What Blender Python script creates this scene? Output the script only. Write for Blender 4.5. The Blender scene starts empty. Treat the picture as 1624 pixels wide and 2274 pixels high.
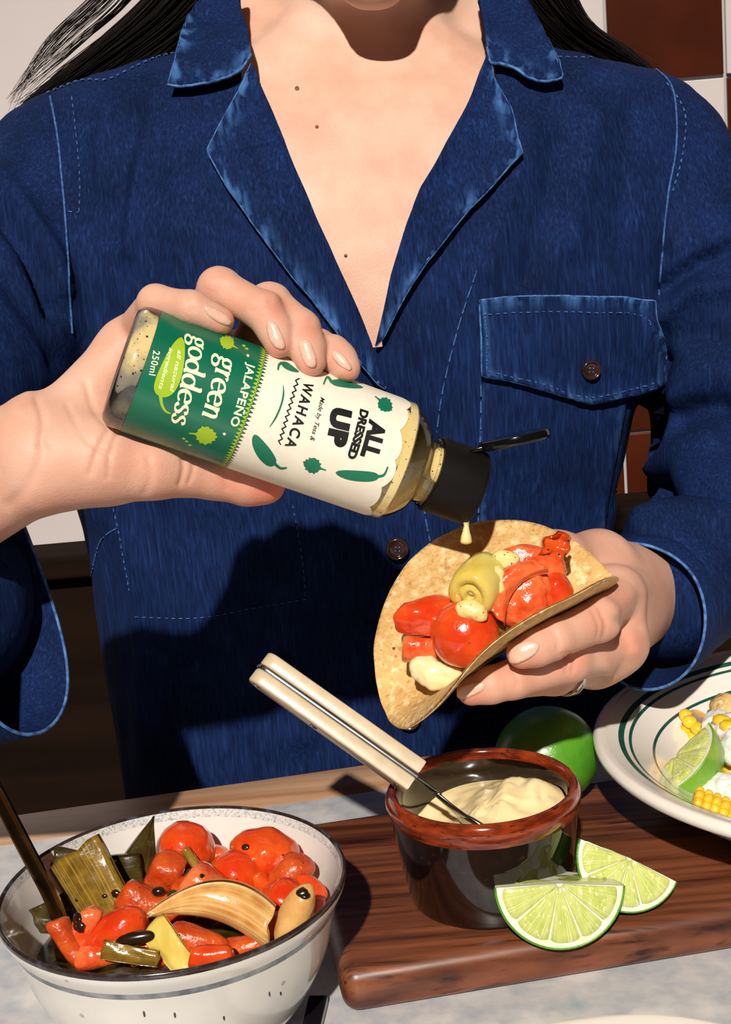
import bpy, bmesh, math, random
import numpy as np
from mathutils import Vector, Matrix, noise
from mathutils.bvhtree import BVHTree
from mathutils.geometry import delaunay_2d_cdt
random.seed(7); RNG = np.random.default_rng(7)
SC = bpy.context.scene; COL = SC.collection
T = 0.90                                    # height of the table top

# ---------------------------------------------------------------- camera
F = 3158.0; CX, CY = 812.0, 1137.0
CAM = np.array([0.0, 0.0, T + 0.36])
_p, _r = math.radians(13), math.radians(5)
FW = np.array([0, math.cos(_p), -math.sin(_p)])
_r0 = np.array([1.0, 0, 0]); _u0 = np.array([0, math.sin(_p), math.cos(_p)])
RT = math.cos(_r)*_r0 - math.sin(_r)*_u0
UP = math.sin(_r)*_r0 + math.cos(_r)*_u0
BK = -FW
cd = bpy.data.cameras.new('camera'); cam = bpy.data.objects.new('camera', cd); COL.objects.link(cam)
cd.sensor_fit = 'VERTICAL'; cd.sensor_height = 36; cd.lens = 36*F/2274; cd.clip_start = 0.02
cam.matrix_world = Matrix(((RT[0], UP[0], BK[0], CAM[0]), (RT[1], UP[1], BK[1], CAM[1]), (RT[2], UP[2], BK[2], CAM[2]), (0, 0, 0, 1)))
SC.camera = cam

# ---------------------------------------------------------------- light
w = bpy.data.worlds.new('world'); SC.world = w; w.use_nodes = True
w.node_tree.nodes['Background'].inputs[0].default_value = (1.0, 0.93, 0.86, 1)
w.node_tree.nodes['Background'].inputs[1].default_value = 0.022
SUN = np.array([0.13, 1.0, -0.76]); SUN = SUN/np.linalg.norm(SUN)
ld = bpy.data.lights.new('sun', 'SUN'); ld.energy = 4.5; ld.angle = math.radians(1.3); ld.color = (1.0, 0.93, 0.84)
lo = bpy.data.objects.new('sun', ld); COL.objects.link(lo); lo.location = (-1, -3, 4)
lo.rotation_euler = Vector(SUN).to_track_quat('-Z', 'Y').to_euler()
SC.view_settings.view_transform = 'Standard'; SC.view_settings.look = 'None'
SC.view_settings.exposure = 0.0; SC.view_settings.gamma = 1.0; SC.view_settings.use_curve_mapping = False

# ---------------------------------------------------------------- places seen in the photograph
def ray(x, y): return FW + RT*((x-CX)/F) - UP*((y-CY)/F)
def PD(x, y, d): return CAM + ray(x, y)*d                      # at a distance d along the view axis
def PZ(x, y, z): r = ray(x, y); return CAM + r*((T+z-CAM[2])/r[2])   # on a level z above the table
def PY(x, y, yy): r = ray(x, y); return CAM + r*(yy/r[1])
def prj(q):
    v = np.asarray(q)-CAM; d = v@FW
    return np.stack([CX+F*(v@RT)/d, CY-F*(v@UP)/d, d], -1)
def nrm(v): v = np.asarray(v, float); return v/np.linalg.norm(v)

# ---------------------------------------------------------------- object helpers
ORG = {}
def tag(o, label=None, cat=None, group=None, kind=None):
    for k, v in (('label', label), ('category', cat), ('group', group), ('kind', kind)):
        if v: o[k] = v
    return o
def empty(name, loc, label=None, cat=None, group=None, kind=None):
    o = bpy.data.objects.new(name, None); o.empty_display_size = 0.02; COL.objects.link(o)
    o.location = loc; ORG[o.name] = np.array(loc, float)
    return tag(o, label, cat, group, kind)
def mk(name, v, f, mat, parent=None, smooth=True, sharp=None, attr=None, mi=None):
    v = np.asarray(v, float).reshape(-1, 3)
    if parent is None: o3 = np.array([(v[:, 0].min()+v[:, 0].max())/2, (v[:, 1].min()+v[:, 1].max())/2, v[:, 2].min()])
    else: o3 = ORG[parent.name]
    me = bpy.data.meshes.new(name); me.from_pydata((v-o3).tolist(), [], [tuple(int(i) for i in q) for q in f])
    me.polygons.foreach_set('use_smooth', [smooth]*len(me.polygons))
    for m in (mat if isinstance(mat, (list, tuple)) else [mat]): me.materials.append(m)
    if mi is not None: me.polygons.foreach_set('material_index', list(mi))
    if sharp: me.set_sharp_from_angle(angle=math.radians(sharp))
    if attr:
        for k, a in attr.items():
            at = me.attributes.new(k, 'FLOAT', 'POINT'); at.data.foreach_set('value', np.asarray(a, np.float32))
    me.update()
    o = bpy.data.objects.new(name, me); COL.objects.link(o)
    if parent is None: o.location = o3
    else: o.parent = parent
    ORG[o.name] = o3
    return o
def join(parts):
    V, Fc, n = [], [], 0
    for v, f in parts:
        v = np.asarray(v, float).reshape(-1, 3); V.append(v); Fc += [tuple(i+n for i in q) for q in f]; n += len(v)
    return np.concatenate(V), Fc
def grid_faces(nu, nv, cu=False, cv=False):
    fs = []
    for i in range(nu if cu else nu-1):
        for j in range(nv if cv else nv-1):
            a, b = i, (i+1) % nu; c, d = j, (j+1) % nv
            fs.append((a*nv+c, b*nv+c, b*nv+d, a*nv+d))
    return fs
def crom(pts, n=8, closed=False):
    p = np.asarray(pts, float); out = []; N = len(p)
    for i in range(N if closed else N-1):
        if closed: a, b, c, d = p[i-1], p[i], p[(i+1) % N], p[(i+2) % N]
        else: a, b, c, d = p[max(i-1, 0)], p[i], p[i+1], p[min(i+2, N-1)]
        for k in range(n):
            t = k/n
            out.append(.5*((2*b)+(c-a)*t+(2*a-5*b+4*c-d)*t*t+(3*b-a-3*c+d)*t**3))
    if not closed: out.append(p[-1])
    return np.array(out)
def lathe(prof, n=64, centre=(0, 0, 0), wob=None):
    prof = np.asarray(prof, float); m = len(prof); v = []
    for i in range(n):
        t = 2*math.pi*i/n; k = wob(t) if wob else 1.0
        for r, z in prof: v.append((centre[0]+r*k*math.cos(t), centre[1]+r*k*math.sin(t), centre[2]+z))
    return np.array(v), grid_faces(n, m, cu=True)
def tube(path, rad, n=10, cap=True, closed=False, flat=1.0, up=None):
    p = np.asarray(path, float); m = len(p); rad = np.broadcast_to(np.asarray(rad, float), (m,)); v = []
    tan = (np.roll(p, -1, 0)-np.roll(p, 1, 0)) if closed else np.gradient(p, axis=0)
    u = None
    for i in range(m):
        t = nrm(tan[i])
        if up is not None: u = nrm(np.asarray(up)-t*np.dot(up, t))
        elif u is None:
            u = nrm(np.cross(t, (0.3, 0.2, 1.0) if abs(t[2]) < .9 else (1, 0, 0)))
        else: u = nrm(u-t*np.dot(u, t))
        b = np.cross(t, u)
        for k in range(n):
            a = 2*math.pi*k/n; v.append(p[i]+rad[i]*(math.cos(a)*u*flat+math.sin(a)*b))
    f = grid_faces(m, n, cu=closed, cv=True)
    if cap and not closed: f.append(tuple(range(n))[::-1]); f.append(tuple((m-1)*n+k for k in range(n)))
    return np.array(v), f
def rbox(sx, sy, sz, bev, seg=3, cut=0):
    bm = bmesh.new(); bmesh.ops.create_cube(bm, size=1); bmesh.ops.scale(bm, vec=(sx, sy, sz), verts=bm.verts)
    bmesh.ops.bevel(bm, geom=list(bm.edges), offset=bev, segments=seg, profile=.5, affect='EDGES')
    v = np.array([q.co[:] for q in bm.verts]); f = [tuple(q.index for q in p.verts) for p in bm.faces]; bm.free(); return v, f
def ico(sub):
    bm = bmesh.new(); bmesh.ops.create_icosphere(bm, subdivisions=sub, radius=1)
    v = np.array([q.co[:] for q in bm.verts]); f = [tuple(q.index for q in p.verts) for p in bm.faces]; bm.free(); return v, f
ICO = {k: ico(k) for k in (2, 3, 4)}
def nz(v, s, o=0.0): return np.array([noise.noise(Vector((q[0]*s+o, q[1]*s-o*.7, q[2]*s+o*.3))) for q in v])
def frame(ang, tilt=0, roll=0):
    """local x lies at an angle in the picture plane and leans towards the viewer, z faces the viewer"""
    a, t, r = map(math.radians, (ang, tilt, roll))
    X = (RT*math.cos(a)+UP*math.sin(a)); X = nrm(X*math.cos(t)+BK*math.sin(t))
    Z = nrm(BK-X*np.dot(BK, X)); Y = np.cross(Z, X)
    Y2 = Y*math.cos(r)+Z*math.sin(r); Z2 = np.cross(X, Y2)
    return np.stack([X, Y2, Z2], 1)
def put(v, fr, at): return np.asarray(v)@fr.T+np.asarray(at)

# ---------------------------------------------------------------- signed distance bodies
def d_cone(a, b, ra, rb):
    a = np.asarray(a, float); b = np.asarray(b, float); ba = b-a; L2 = float(ba@ba)+1e-12
    lo = np.minimum(a-ra, b-rb); hi = np.maximum(a+ra, b+rb)
    def fn(p):
        t = np.clip(((p-a)@ba)/L2, 0, 1)
        return np.linalg.norm(p-a-t[..., None]*ba, axis=-1)-(ra+(rb-ra)*t)
    return fn, lo, hi
def d_ell(c, r, fr=None):
    c = np.asarray(c, float); r = np.asarray(r, float); R = float(r.max())
    def fn(p):
        q = p-c
        if fr is not None: q = q@fr
        k0 = np.linalg.norm(q/r, axis=-1); k1 = np.linalg.norm(q/(r*r), axis=-1)+1e-9
        return k0*(k0-1)/k1
    return fn, c-R, c+R
def sdf_mesh(prims, h, k, lo=None, hi=None, post=None):
    pads = 4*h+k
    if lo is None: lo = np.min([q[1] for q in prims], 0)-pads
    if hi is None: hi = np.max([q[2] for q in prims], 0)+pads
    lo = np.asarray(lo, float); n = np.ceil((np.asarray(hi)-lo)/h).astype(int)+1
    ax = [lo[i]+h*np.arange(n[i]) for i in range(3)]
    g = np.full(n, 1.0)
    for q in prims:
        fn, a, b = q[0], q[1], q[2]; kk = q[3] if len(q) > 3 else k; sub = len(q) > 4 and q[4]
        i0 = np.clip(np.floor((a-pads-kk-lo)/h).astype(int), 0, n); i1 = np.clip(np.ceil((b+pads+kk-lo)/h).astype(int)+1, 0, n)
        if (i1 <= i0).any(): continue
        P = np.stack(np.meshgrid(*[ax[i][i0[i]:i1[i]] for i in range(3)], indexing='ij'), -1)
        d = fn(P); s = g[i0[0]:i1[0], i0[1]:i1[1], i0[2]:i1[2]]
        if sub: d = -d; hh = np.clip(.5-.5*(s-d)/kk, 0, 1); s[...] = s+(d-s)*hh+kk*hh*(1-hh)
        else: hh = np.clip(.5+.5*(s-d)/kk, 0, 1); s[...] = s+(d-s)*hh-kk*hh*(1-hh)
    if post: g = post(g, ax)
    return nets(g, lo, h)
def nets(g, lo, h):
    s = g < 0; n = np.array(g.shape)
    c = np.zeros(n-1, int)
    for dx in (0, 1):
        for dy in (0, 1):
            for dz in (0, 1): c += s[dx:n[0]-1+dx, dy:n[1]-1+dy, dz:n[2]-1+dz]
    act = (c > 0) & (c < 8); idx = -np.ones(n-1, int); ci = np.argwhere(act); idx[act] = np.arange(len(ci))
    acc = np.zeros((len(ci), 3)); cnt = np.zeros(len(ci))
    for ax_ in range(3):
        o1, o2 = [q for q in range(3) if q != ax_]
        for u in (0, 1):
            for v in (0, 1):
                a = ci.copy(); a[:, o1] += u; a[:, o2] += v; b = a.copy(); b[:, ax_] += 1
                ga = g[a[:, 0], a[:, 1], a[:, 2]]; gb = g[b[:, 0], b[:, 1], b[:, 2]]
                m = (ga < 0) != (gb < 0); t = np.where(m, ga/np.where(m, ga-gb, 1), 0)
                p = a.astype(float); p[:, ax_] += t; acc[m] += p[m]; cnt[m] += 1
    V = lo+h*acc/cnt[:, None]; faces = []
    for ax_ in range(3):
        o1, o2 = [(1, 2), (2, 0), (0, 1)][ax_]
        sl0 = [slice(None)]*3; sl1 = [slice(None)]*3; sl0[ax_] = slice(0, -1); sl1[ax_] = slice(1, None)
        A, B = s[tuple(sl0)], s[tuple(sl1)]; e = np.argwhere(A != B); inside = A[A != B]
        ok = (e[:, o1] > 0) & (e[:, o2] > 0) & (e[:, o1] < n[o1]-1) & (e[:, o2] < n[o2]-1); e = e[ok]; inside = inside[ok]
        def cid(u, v):
            q = e.copy(); q[:, o1] -= u; q[:, o2] -= v; return idx[q[:, 0], q[:, 1], q[:, 2]]
        q = np.stack([cid(1, 1), cid(0, 1), cid(0, 0), cid(1, 0)], 1); q[~inside] = q[~inside][:, ::-1]; faces.append(q)
    return V, np.concatenate(faces)
def relax(v, f, it=2, lam=.5):
    f = np.asarray(f); e = np.concatenate([np.stack([f[:, i], f[:, (i+1) % f.shape[1]]], 1) for i in range(f.shape[1])])
    for _ in range(it):
        acc = np.zeros_like(v); cnt = np.zeros(len(v))
        np.add.at(acc, e[:, 0], v[e[:, 1]]); np.add.at(cnt, e[:, 0], 1)
        np.add.at(acc, e[:, 1], v[e[:, 0]]); np.add.at(cnt, e[:, 1], 1)
        v = v+lam*(acc/np.maximum(cnt, 1)[:, None]-v)
    return v
def vnormals(v, f):
    f = np.asarray(f); n = np.cross(v[f[:, 2]]-v[f[:, 0]], v[f[:, 3 % f.shape[1]]]-v[f[:, 1]]); out = np.zeros_like(v)
    for i in range(f.shape[1]): np.add.at(out, f[:, i], n)
    return out/(np.linalg.norm(out, axis=1)[:, None]+1e-12)
def bvh(v, f): return BVHTree.FromPolygons([Vector(q) for q in v], [tuple(int(i) for i in q) for q in f])
def hit(tree, x, y, dmax=3):
    r = nrm(ray(x, y)); q, n, i, d = tree.ray_cast(Vector(CAM), Vector(r), dmax)
    if q is None: return None, None
    n = np.array(n); n = -n if n@r > 0 else n
    return np.array(q), n

# ---------------------------------------------------------------- pieces lying on a curved body, outlined in picture coordinates
def inside_poly(P, poly):
    x, y = P[:, 0], P[:, 1]; c = np.zeros(len(P), bool); n = len(poly)
    for i in range(n):
        a, b = poly[i], poly[i-1]
        m = ((a[1] > y) != (b[1] > y)) & (x < (b[0]-a[0])*(y-a[1])/(b[1]-a[1]+1e-12)+a[0]); c ^= m
    return c
def edge_dist(P, poly, closed=True):
    poly = np.asarray(poly, float); d = np.full(len(P), 1e9); n = len(poly)
    for i in range(n if closed else n-1):
        a, b = poly[i], poly[(i+1) % n]; ba = b-a; t = np.clip(((P-a)@ba)/(ba@ba+1e-12), 0, 1)
        d = np.minimum(d, np.linalg.norm(P-a-t[:, None]*ba, axis=1))
    return d
def resample(poly, step, closed=True):
    p = np.asarray(poly, float); q = np.vstack([p, p[:1]]) if closed else p
    s = np.r_[0, np.cumsum(np.linalg.norm(np.diff(q, axis=0), axis=1))]; n = max(int(s[-1]/step), 3)
    t = np.linspace(0, s[-1], n, endpoint=not closed)
    return np.stack([np.interp(t, s, q[:, k]) for k in range(q.shape[1])], 1)
def tri2d(poly, step):
    b = resample(poly, step); lo, hi = b.min(0), b.max(0)
    gx, gy = np.meshgrid(np.arange(lo[0], hi[0], step), np.arange(lo[1], hi[1], step)); gx = gx+(np.arange(gx.shape[0])[:, None] % 2)*step*.5
    g = np.stack([gx.ravel(), gy.ravel()], 1); g = g[inside_poly(g, b)]
    if len(g): g = g[edge_dist(g, b) > step*.55]
    pts = np.vstack([b, g]); nb = len(b)
    r = delaunay_2d_cdt([Vector(q) for q in pts], [(i, (i+1) % nb) for i in range(nb)], [], 1, 1e-5)
    P = np.array([q[:] for q in r[0]]); Fc = [tuple(q) for q in r[2]]
    cen = np.array([P[list(q)].mean(0) for q in Fc]); ok = inside_poly(cen, b)
    return P, [q for q, k in zip(Fc, ok) if k], b
def smooth_poly(pts, n=6): return crom(pts, n, closed=True)
def panel(name, poly, tree, mat, parent, off=.002, thick=.0015, step=8, wear_poly=None, wear_w=12, offfn=None, rel=6, edge=0):
    P, Fc, b = tri2d(poly, step); Q, N, ok = np.zeros((len(P), 3)), np.zeros((len(P), 3)), np.zeros(len(P), bool)
    for i, (x, y) in enumerate(P):
        q, n = hit(tree, x, y)
        if q is not None: Q[i], N[i], ok[i] = q, n, True
    if not ok.all():
        g = np.argwhere(ok)[:, 0]
        for i in np.argwhere(~ok)[:, 0]:
            j = g[np.argmin(((P[g]-P[i])**2).sum(1))]; r = ray(*P[i]); dd = (Q[j]-CAM)@FW; Q[i] = CAM+r*dd; N[i] = N[j]
    d = (Q-CAM)@FW
    e = np.array([(q[i], q[(i+1) % len(q)]) for q in Fc for i in range(len(q))])
    for _ in range(rel):                      # lay the piece smoothly over the body
        acc = np.zeros(len(P)); an = np.zeros((len(P), 3)); c = np.zeros(len(P))
        np.add.at(acc, e[:, 0], d[e[:, 1]]); np.add.at(an, e[:, 0], N[e[:, 1]]); np.add.at(c, e[:, 0], 1)
        np.add.at(acc, e[:, 1], d[e[:, 0]]); np.add.at(an, e[:, 1], N[e[:, 0]]); np.add.at(c, e[:, 1], 1)
        d = .5*d+.5*acc/np.maximum(c, 1); N = N+an; N /= np.linalg.norm(N, axis=1)[:, None]+1e-9
    o = np.full(len(P), off)
    ed = edge_dist(P, b)
    if offfn: o = o+offfn(P, ed)
    X = np.array([CAM+ray(*P[i])*d[i] for i in range(len(P))])
    front = X+N*o[:, None]; back = front-N*thick
    n = len(P); faces = []
    for q in Fc:
        a = front[list(q)]; nn = np.cross(a[1]-a[0], a[2]-a[0]); q = q if nn@(CAM-a[0]) > 0 else q[::-1]
        faces.append(tuple(q)); faces.append(tuple(n+i for i in q[::-1]))
    be = {}
    for q in faces[::2]:
        for i in range(len(q)): be[(q[i], q[(i+1) % len(q)])] = 1
    for (a, c) in list(be):
        if (c, a) not in be: faces.append((c, a, n+a, n+c))
    wp = wear_poly if wear_poly is not None else b
    wd = edge_dist(P, wp, closed=wear_poly is None)
    wear = np.exp(-(wd/wear_w)**2); ob = mk(name, np.vstack([front, back]), faces, mat, parent, attr={'wear': np.r_[wear, wear]})
    if edge:                                  # worn, rolled edge along the chosen side
        ids = [int(np.argmin(((P-q)**2).sum(1))) for q in b]; on = edge_dist(b, wp, closed=wear_poly is None) < 3.0; run = []; parts = []
        k0 = next((i for i in range(len(b)) if not on[i]), 0)
        for i in range(len(b)+1):
            j = (k0+i) % len(b)
            if on[j] and i < len(b): run.append(front[ids[j]]-N[ids[j]]*thick*.4)
            else:
                if len(run) > 2: parts.append(tube(np.array(run), edge, 6))
                run = []
        if parts: v_, f_ = join(parts); mk('worn_edge', v_, f_, MT['edge'], parent)
    return ob
def seam(name, pts, tree, mat, parent, r=.0006, off=.001, dash=None, step=5, n=6):
    p = resample(crom(pts, 6), step, closed=False); parts = []; seg = []
    def flush(s):
        if len(s) > 1: parts.append(tube(s, r, n))
    k = 0
    for i, (x, y) in enumerate(p):
        q, nn = hit(tree, x, y)
        if q is None: flush(seg); seg = []; continue
        if dash and (i % dash == dash-1): flush(seg); seg = []; continue
        seg.append(q+nn*off)
    flush(seg)
    if not parts: return None
    v, f = join(parts); o = mk(name, v, f, mat, parent); o['kind'] = 'stuff'; return o
# ---------------------------------------------------------------- materials
def _lin(c): return tuple((x/255/12.92 if x/255 <= .04045 else ((x/255+.055)/1.055)**2.4) for x in c)
def M(name, col, col2=None, rough=.5, scale=20, stretch=(1, 1, 1), lo=.35, hi=.65, detail=4, bump=0, bscale=None, metal=0,
      sss=0, rad=(1, .3, .15), sscale=.004, coat=0, croug=.1, spec=.5, spots=(), rot=(0, 0, 0), wear=None, rvar=0, sheen=0, layers=(), stripe=None):
    m = bpy.data.materials.new(name); m.use_nodes = True; nt = m.node_tree; L = nt.links; N = nt.nodes; b = N['Principled BSDF']
    tc = N.new('ShaderNodeTexCoord'); mp = N.new('ShaderNodeMapping'); L.new(tc.outputs['Object'], mp.inputs[0])
    mp.inputs['Scale'].default_value = stretch; mp.inputs['Rotation'].default_value = rot
    def nzn(s, d=4): n = N.new('ShaderNodeTexNoise'); n.inputs['Scale'].default_value = s; n.inputs['Detail'].default_value = d; L.new(mp.outputs[0], n.inputs['Vector']); return n
    def ramp(src, a, c, ca=(0, 0, 0, 1), cb=(1, 1, 1, 1)):
        r = N.new('ShaderNodeValToRGB'); r.color_ramp.elements[0].position = a; r.color_ramp.elements[1].position = c
        r.color_ramp.elements[0].color = ca; r.color_ramp.elements[1].color = cb; L.new(src, r.inputs[0]); return r
    def mix(fac, a, c):
        x = N.new('ShaderNodeMix'); x.data_type = 'RGBA'; L.new(fac, x.inputs[0])
        for s, val in ((6, a), (7, c)):
            if isinstance(val, tuple): x.inputs[s].default_value = (*_lin(val), 1)
            else: L.new(val, x.inputs[s])
        return x.outputs[2]
    if col2:
        n = nzn(scale, detail); out = ramp(n.outputs[0], lo, hi, (*_lin(col), 1), (*_lin(col2), 1)).outputs[0]
    else:
        rgb = N.new('ShaderNodeRGB'); rgb.outputs[0].default_value = (*_lin(col), 1); out = rgb.outputs[0]
    for (c, s, a, bb) in layers:                # further noise layers
        n = nzn(s, 5); out = mix(ramp(n.outputs[0], a, bb).outputs[0], out, c)
    for (c, s, size) in spots:                  # small flecks
        vo = N.new('ShaderNodeTexVoronoi'); vo.inputs['Scale'].default_value = s; L.new(mp.outputs[0], vo.inputs['Vector'])
        out = mix(ramp(vo.outputs['Distance'], size*.8, size, (1, 1, 1, 1), (0, 0, 0, 1)).outputs[0], out, c)
    if stripe:                                  # fibres running along a leaf or petal
        at = N.new('ShaderNodeAttribute'); at.attribute_name = 'lay'; n = N.new('ShaderNodeTexNoise'); n.noise_dimensions = '1D'; n.inputs['Scale'].default_value = stripe[1]; n.inputs['Detail'].default_value = 4
        L.new(at.outputs['Fac'], n.inputs['W']); out = mix(ramp(n.outputs[0], stripe[2], stripe[3]).outputs[0], out, stripe[0])
    if wear:
        at = N.new('ShaderNodeAttribute'); at.attribute_name = 'wear'
        n = nzn(wear[1], 3); r = ramp(n.outputs[0], wear[2], wear[3]); mu = N.new('ShaderNodeMath'); mu.operation = 'MULTIPLY'
        L.new(at.outputs['Fac'], mu.inputs[0]); L.new(r.outputs[0], mu.inputs[1]); out = mix(mu.outputs[0], out, wear[0])
    L.new(out, b.inputs['Base Color'])
    b.inputs['Roughness'].default_value = rough; b.inputs['Metallic'].default_value = metal
    b.inputs['Specular IOR Level'].default_value = spec
    if rvar:
        n = nzn(scale*2.3, 3); mr = N.new('ShaderNodeMapRange'); L.new(n.outputs[0], mr.inputs[0]); mr.inputs[3].default_value = max(rough-rvar, .02); mr.inputs[4].default_value = rough+rvar; L.new(mr.outputs[0], b.inputs['Roughness'])
    if sss:
        b.inputs['Subsurface Weight'].default_value = sss; b.inputs['Subsurface Radius'].default_value = rad; b.inputs['Subsurface Scale'].default_value = sscale
    if coat: b.inputs['Coat Weight'].default_value = coat; b.inputs['Coat Roughness'].default_value = croug
    if sheen: b.inputs['Sheen Weight'].default_value = sheen
    if bump:
        n = nzn(bscale or scale, 4); bn = N.new('ShaderNodeBump'); bn.inputs['Strength'].default_value = bump; bn.inputs['Distance'].default_value = .001
        L.new(n.outputs[0], bn.inputs['Height']); L.new(bn.outputs[0], b.inputs['Normal'])
    return m
MT = {}
MT['quartz'] = M('white_quartz', (214, 212, 212), (176, 186, 196), rough=.35, scale=90, lo=.4, hi=.75, detail=6, bump=.15, bscale=120, layers=[((240, 236, 232), 30, .5, .7)])
YAW = math.radians(8)
MT['oak'] = M('oak', (196, 156, 124), (160, 114, 82), rough=.45, scale=60, stretch=(.08, 1, 1), rot=(0, 0, -YAW), bump=.2)
MT['walnut'] = M('walnut', (136, 78, 50), (66, 32, 20), rough=.36, scale=150, stretch=(.05, 1, .6), rot=(0, 0, -YAW), lo=.3, hi=.72, detail=7, bump=.25, bscale=160, layers=[((46, 20, 12), 330, .56, .70), ((58, 26, 16), 40, .56, .72)])
MT['plaster'] = M('white_tile_glaze', (206, 196, 194), (198, 188, 186), rough=.25, scale=4)
MT['btile'] = M('brown_tile_glaze', (74, 28, 8), (58, 20, 6), rough=.25, scale=8)
MT['grout'] = M('grout', (168, 164, 162), rough=.9)
MT['darkwood'] = M('dark_brown_wood', (30, 17, 9), (20, 11, 6), rough=.9, spec=.08, scale=30, stretch=(.1, 1, 1))
MT['floor'] = M('dark_floor', (70, 50, 38), (50, 36, 28), rough=.5, scale=12)
MT['stone'] = M('cream_glaze', (228, 222, 214), (214, 210, 204), rough=.12, scale=25, coat=.4, spots=[((176, 170, 160), 60, .08)])
MT['stonedark'] = M('blue_brown_rim_glaze', (48, 34, 30), (84, 92, 104), rough=.15, scale=160, lo=.5, hi=.8, coat=.4)
MT['stoneblue'] = M('blue_speckled_glaze', (216, 212, 206), (120, 136, 150), rough=.14, scale=900, lo=.45, hi=.75, detail=3, coat=.4)
MT['stoneline'] = M('grey_blue_line_glaze', (92, 98, 108), (150, 150, 150), rough=.2, scale=120)
MT['ramekin'] = M('dark_brown_glaze', (30, 15, 11), (18, 9, 7), rough=.09, scale=60, coat=.8, croug=.05, layers=[((60, 30, 16), 300, .62, .75)])
MT['ramekinrim'] = M('rust_glaze', (150, 58, 22), (92, 30, 14), rough=.12, scale=90, stretch=(1, 1, 4), coat=.8, croug=.05, layers=[((52, 22, 14), 200, .58, .7)])
MT['mayo'] = M('mayonnaise', (246, 228, 178), (238, 214, 158), rough=.22, scale=60, sss=.25, rad=(1, .7, .35), sscale=.004, bump=.25, bscale=220)
MT['sauce'] = M('speckled_dressing', (240, 222, 152), (228, 206, 132), rough=.18, scale=60, sss=.2, rad=(1, .7, .3), sscale=.003, spots=[((84, 84, 50), 420, .16)])
MT['steel'] = M('steel', (190, 190, 190), (170, 172, 174), rough=.18, metal=1, scale=200)
MT['gold'] = M('dark_gold_metal', (150, 112, 68), (112, 80, 46), rough=.22, metal=1, scale=90)
MT['black'] = M('black_metal', (22, 20, 20), rough=.15, spec=.7)
MT['bone'] = M('beige_resin', (208, 190, 160), (196, 176, 146), rough=.3, scale=120, coat=.3, sss=.1)
MT['limeskin'] = M('lime_skin', (72, 140, 34), (96, 158, 40), rough=.28, scale=50, bump=.25, bscale=900, coat=.25, croug=.2, layers=[((46, 112, 30), 30, .5, .75)], spots=[((150, 110, 40), 90, .06)])
MT['limeskin2'] = M('bright_lime_skin', (120, 168, 30), (88, 148, 36), rough=.28, scale=60, bump=.25, bscale=900, coat=.25, croug=.2, layers=[((176, 186, 40), 38, .56, .75)])
MT['pith'] = M('lime_pith', (238, 240, 214), (222, 230, 184), rough=.5, scale=200, sss=.2, rad=(.8, 1, .5), bump=.1)
MT['pulp'] = M('lime_pulp', (208, 214, 126), (184, 196, 90), rough=.12, scale=260, stretch=(1, 1, .35), sss=.5, rad=(.9, 1, .3), sscale=.006, bump=.5, bscale=420, coat=.5, layers=[((236, 238, 190), 500, .58, .72)], stripe=((230, 234, 178), 22, .5, .75))
MT['plate'] = M('white_china', (244, 236, 226), (238, 230, 220), rough=.14, scale=12, coat=.4)
MT['green'] = M('green_band', (24, 74, 60), (34, 88, 72), rough=.2, scale=120)
MT['corn'] = M('sweetcorn', (250, 206, 64), (240, 184, 40), rough=.25, scale=200, sss=.3, rad=(1, .6, .1), layers=[((96, 40, 10), 70, .62, .70)])
MT['crema'] = M('white_cream', (252, 250, 246), (246, 242, 236), rough=.4, scale=150, sss=.2, rad=(1, .9, .8), bump=.35, bscale=300)
MT['tomato'] = M('tomato_skin', (208, 52, 16), (228, 84, 26), rough=.16, scale=70, sss=.04, rad=(1, .25, .08), sscale=.003, coat=.6, croug=.08, bump=.4, bscale=260, spots=[((110, 30, 10), 160, .07)])
MT['tomato2'] = M('orange_tomato', (226, 88, 26), (202, 54, 14), rough=.16, scale=90, sss=.05, rad=(1, .3, .08), sscale=.003, coat=.6, croug=.08, bump=.6, bscale=260, spots=[((50, 20, 10), 120, .08)])
MT['carrot'] = M('roast_carrot', (208, 88, 32), (182, 56, 16), rough=.24, scale=130, sss=.06, rad=(1, .35, .1), coat=.4, croug=.12, bump=.7, bscale=420, layers=[((70, 24, 8), 50, .66, .74)], spots=[((40, 18, 8), 150, .07)])
MT['pepper'] = M('roast_pepper', (216, 72, 28), (238, 122, 68), rough=.18, scale=110, sss=.06, rad=(1, .3, .1), coat=.6, croug=.09, bump=.7, bscale=320)
MT['leek'] = M('roast_leek', (136, 104, 34), (96, 72, 22), rough=.22, scale=160, stretch=(1, 1, 1), coat=.4, bump=.3, bscale=300, layers=[((86, 44, 14), 40, .58, .7)], stripe=((170, 140, 56), 30, .5, .75))
MT['leekdark'] = M('charred_leek', (46, 34, 12), (74, 64, 22), rough=.25, scale=90, coat=.35, bump=.3, bscale=260, layers=[((18, 12, 8), 40, .5, .65)], stripe=((92, 78, 30), 30, .55, .8))
MT['leekyellow'] = M('soft_leek', (216, 186, 76), (226, 204, 112), rough=.15, scale=70, stretch=(1, 1, .4), sss=.2, rad=(1, .8, .2), coat=.5, bump=.2)
MT['onion'] = M('roast_onion', (224, 176, 104), (198, 132, 62), rough=.2, scale=110, sss=.25, rad=(1, .6, .2), coat=.4, bump=.25, bscale=240, layers=[((150, 78, 30), 60, .62, .76)], stripe=((238, 204, 142), 14, .42, .8))
MT['char'] = M('charred_bit', (26, 16, 12), (48, 28, 16), rough=.2, scale=200, coat=.5)
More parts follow.
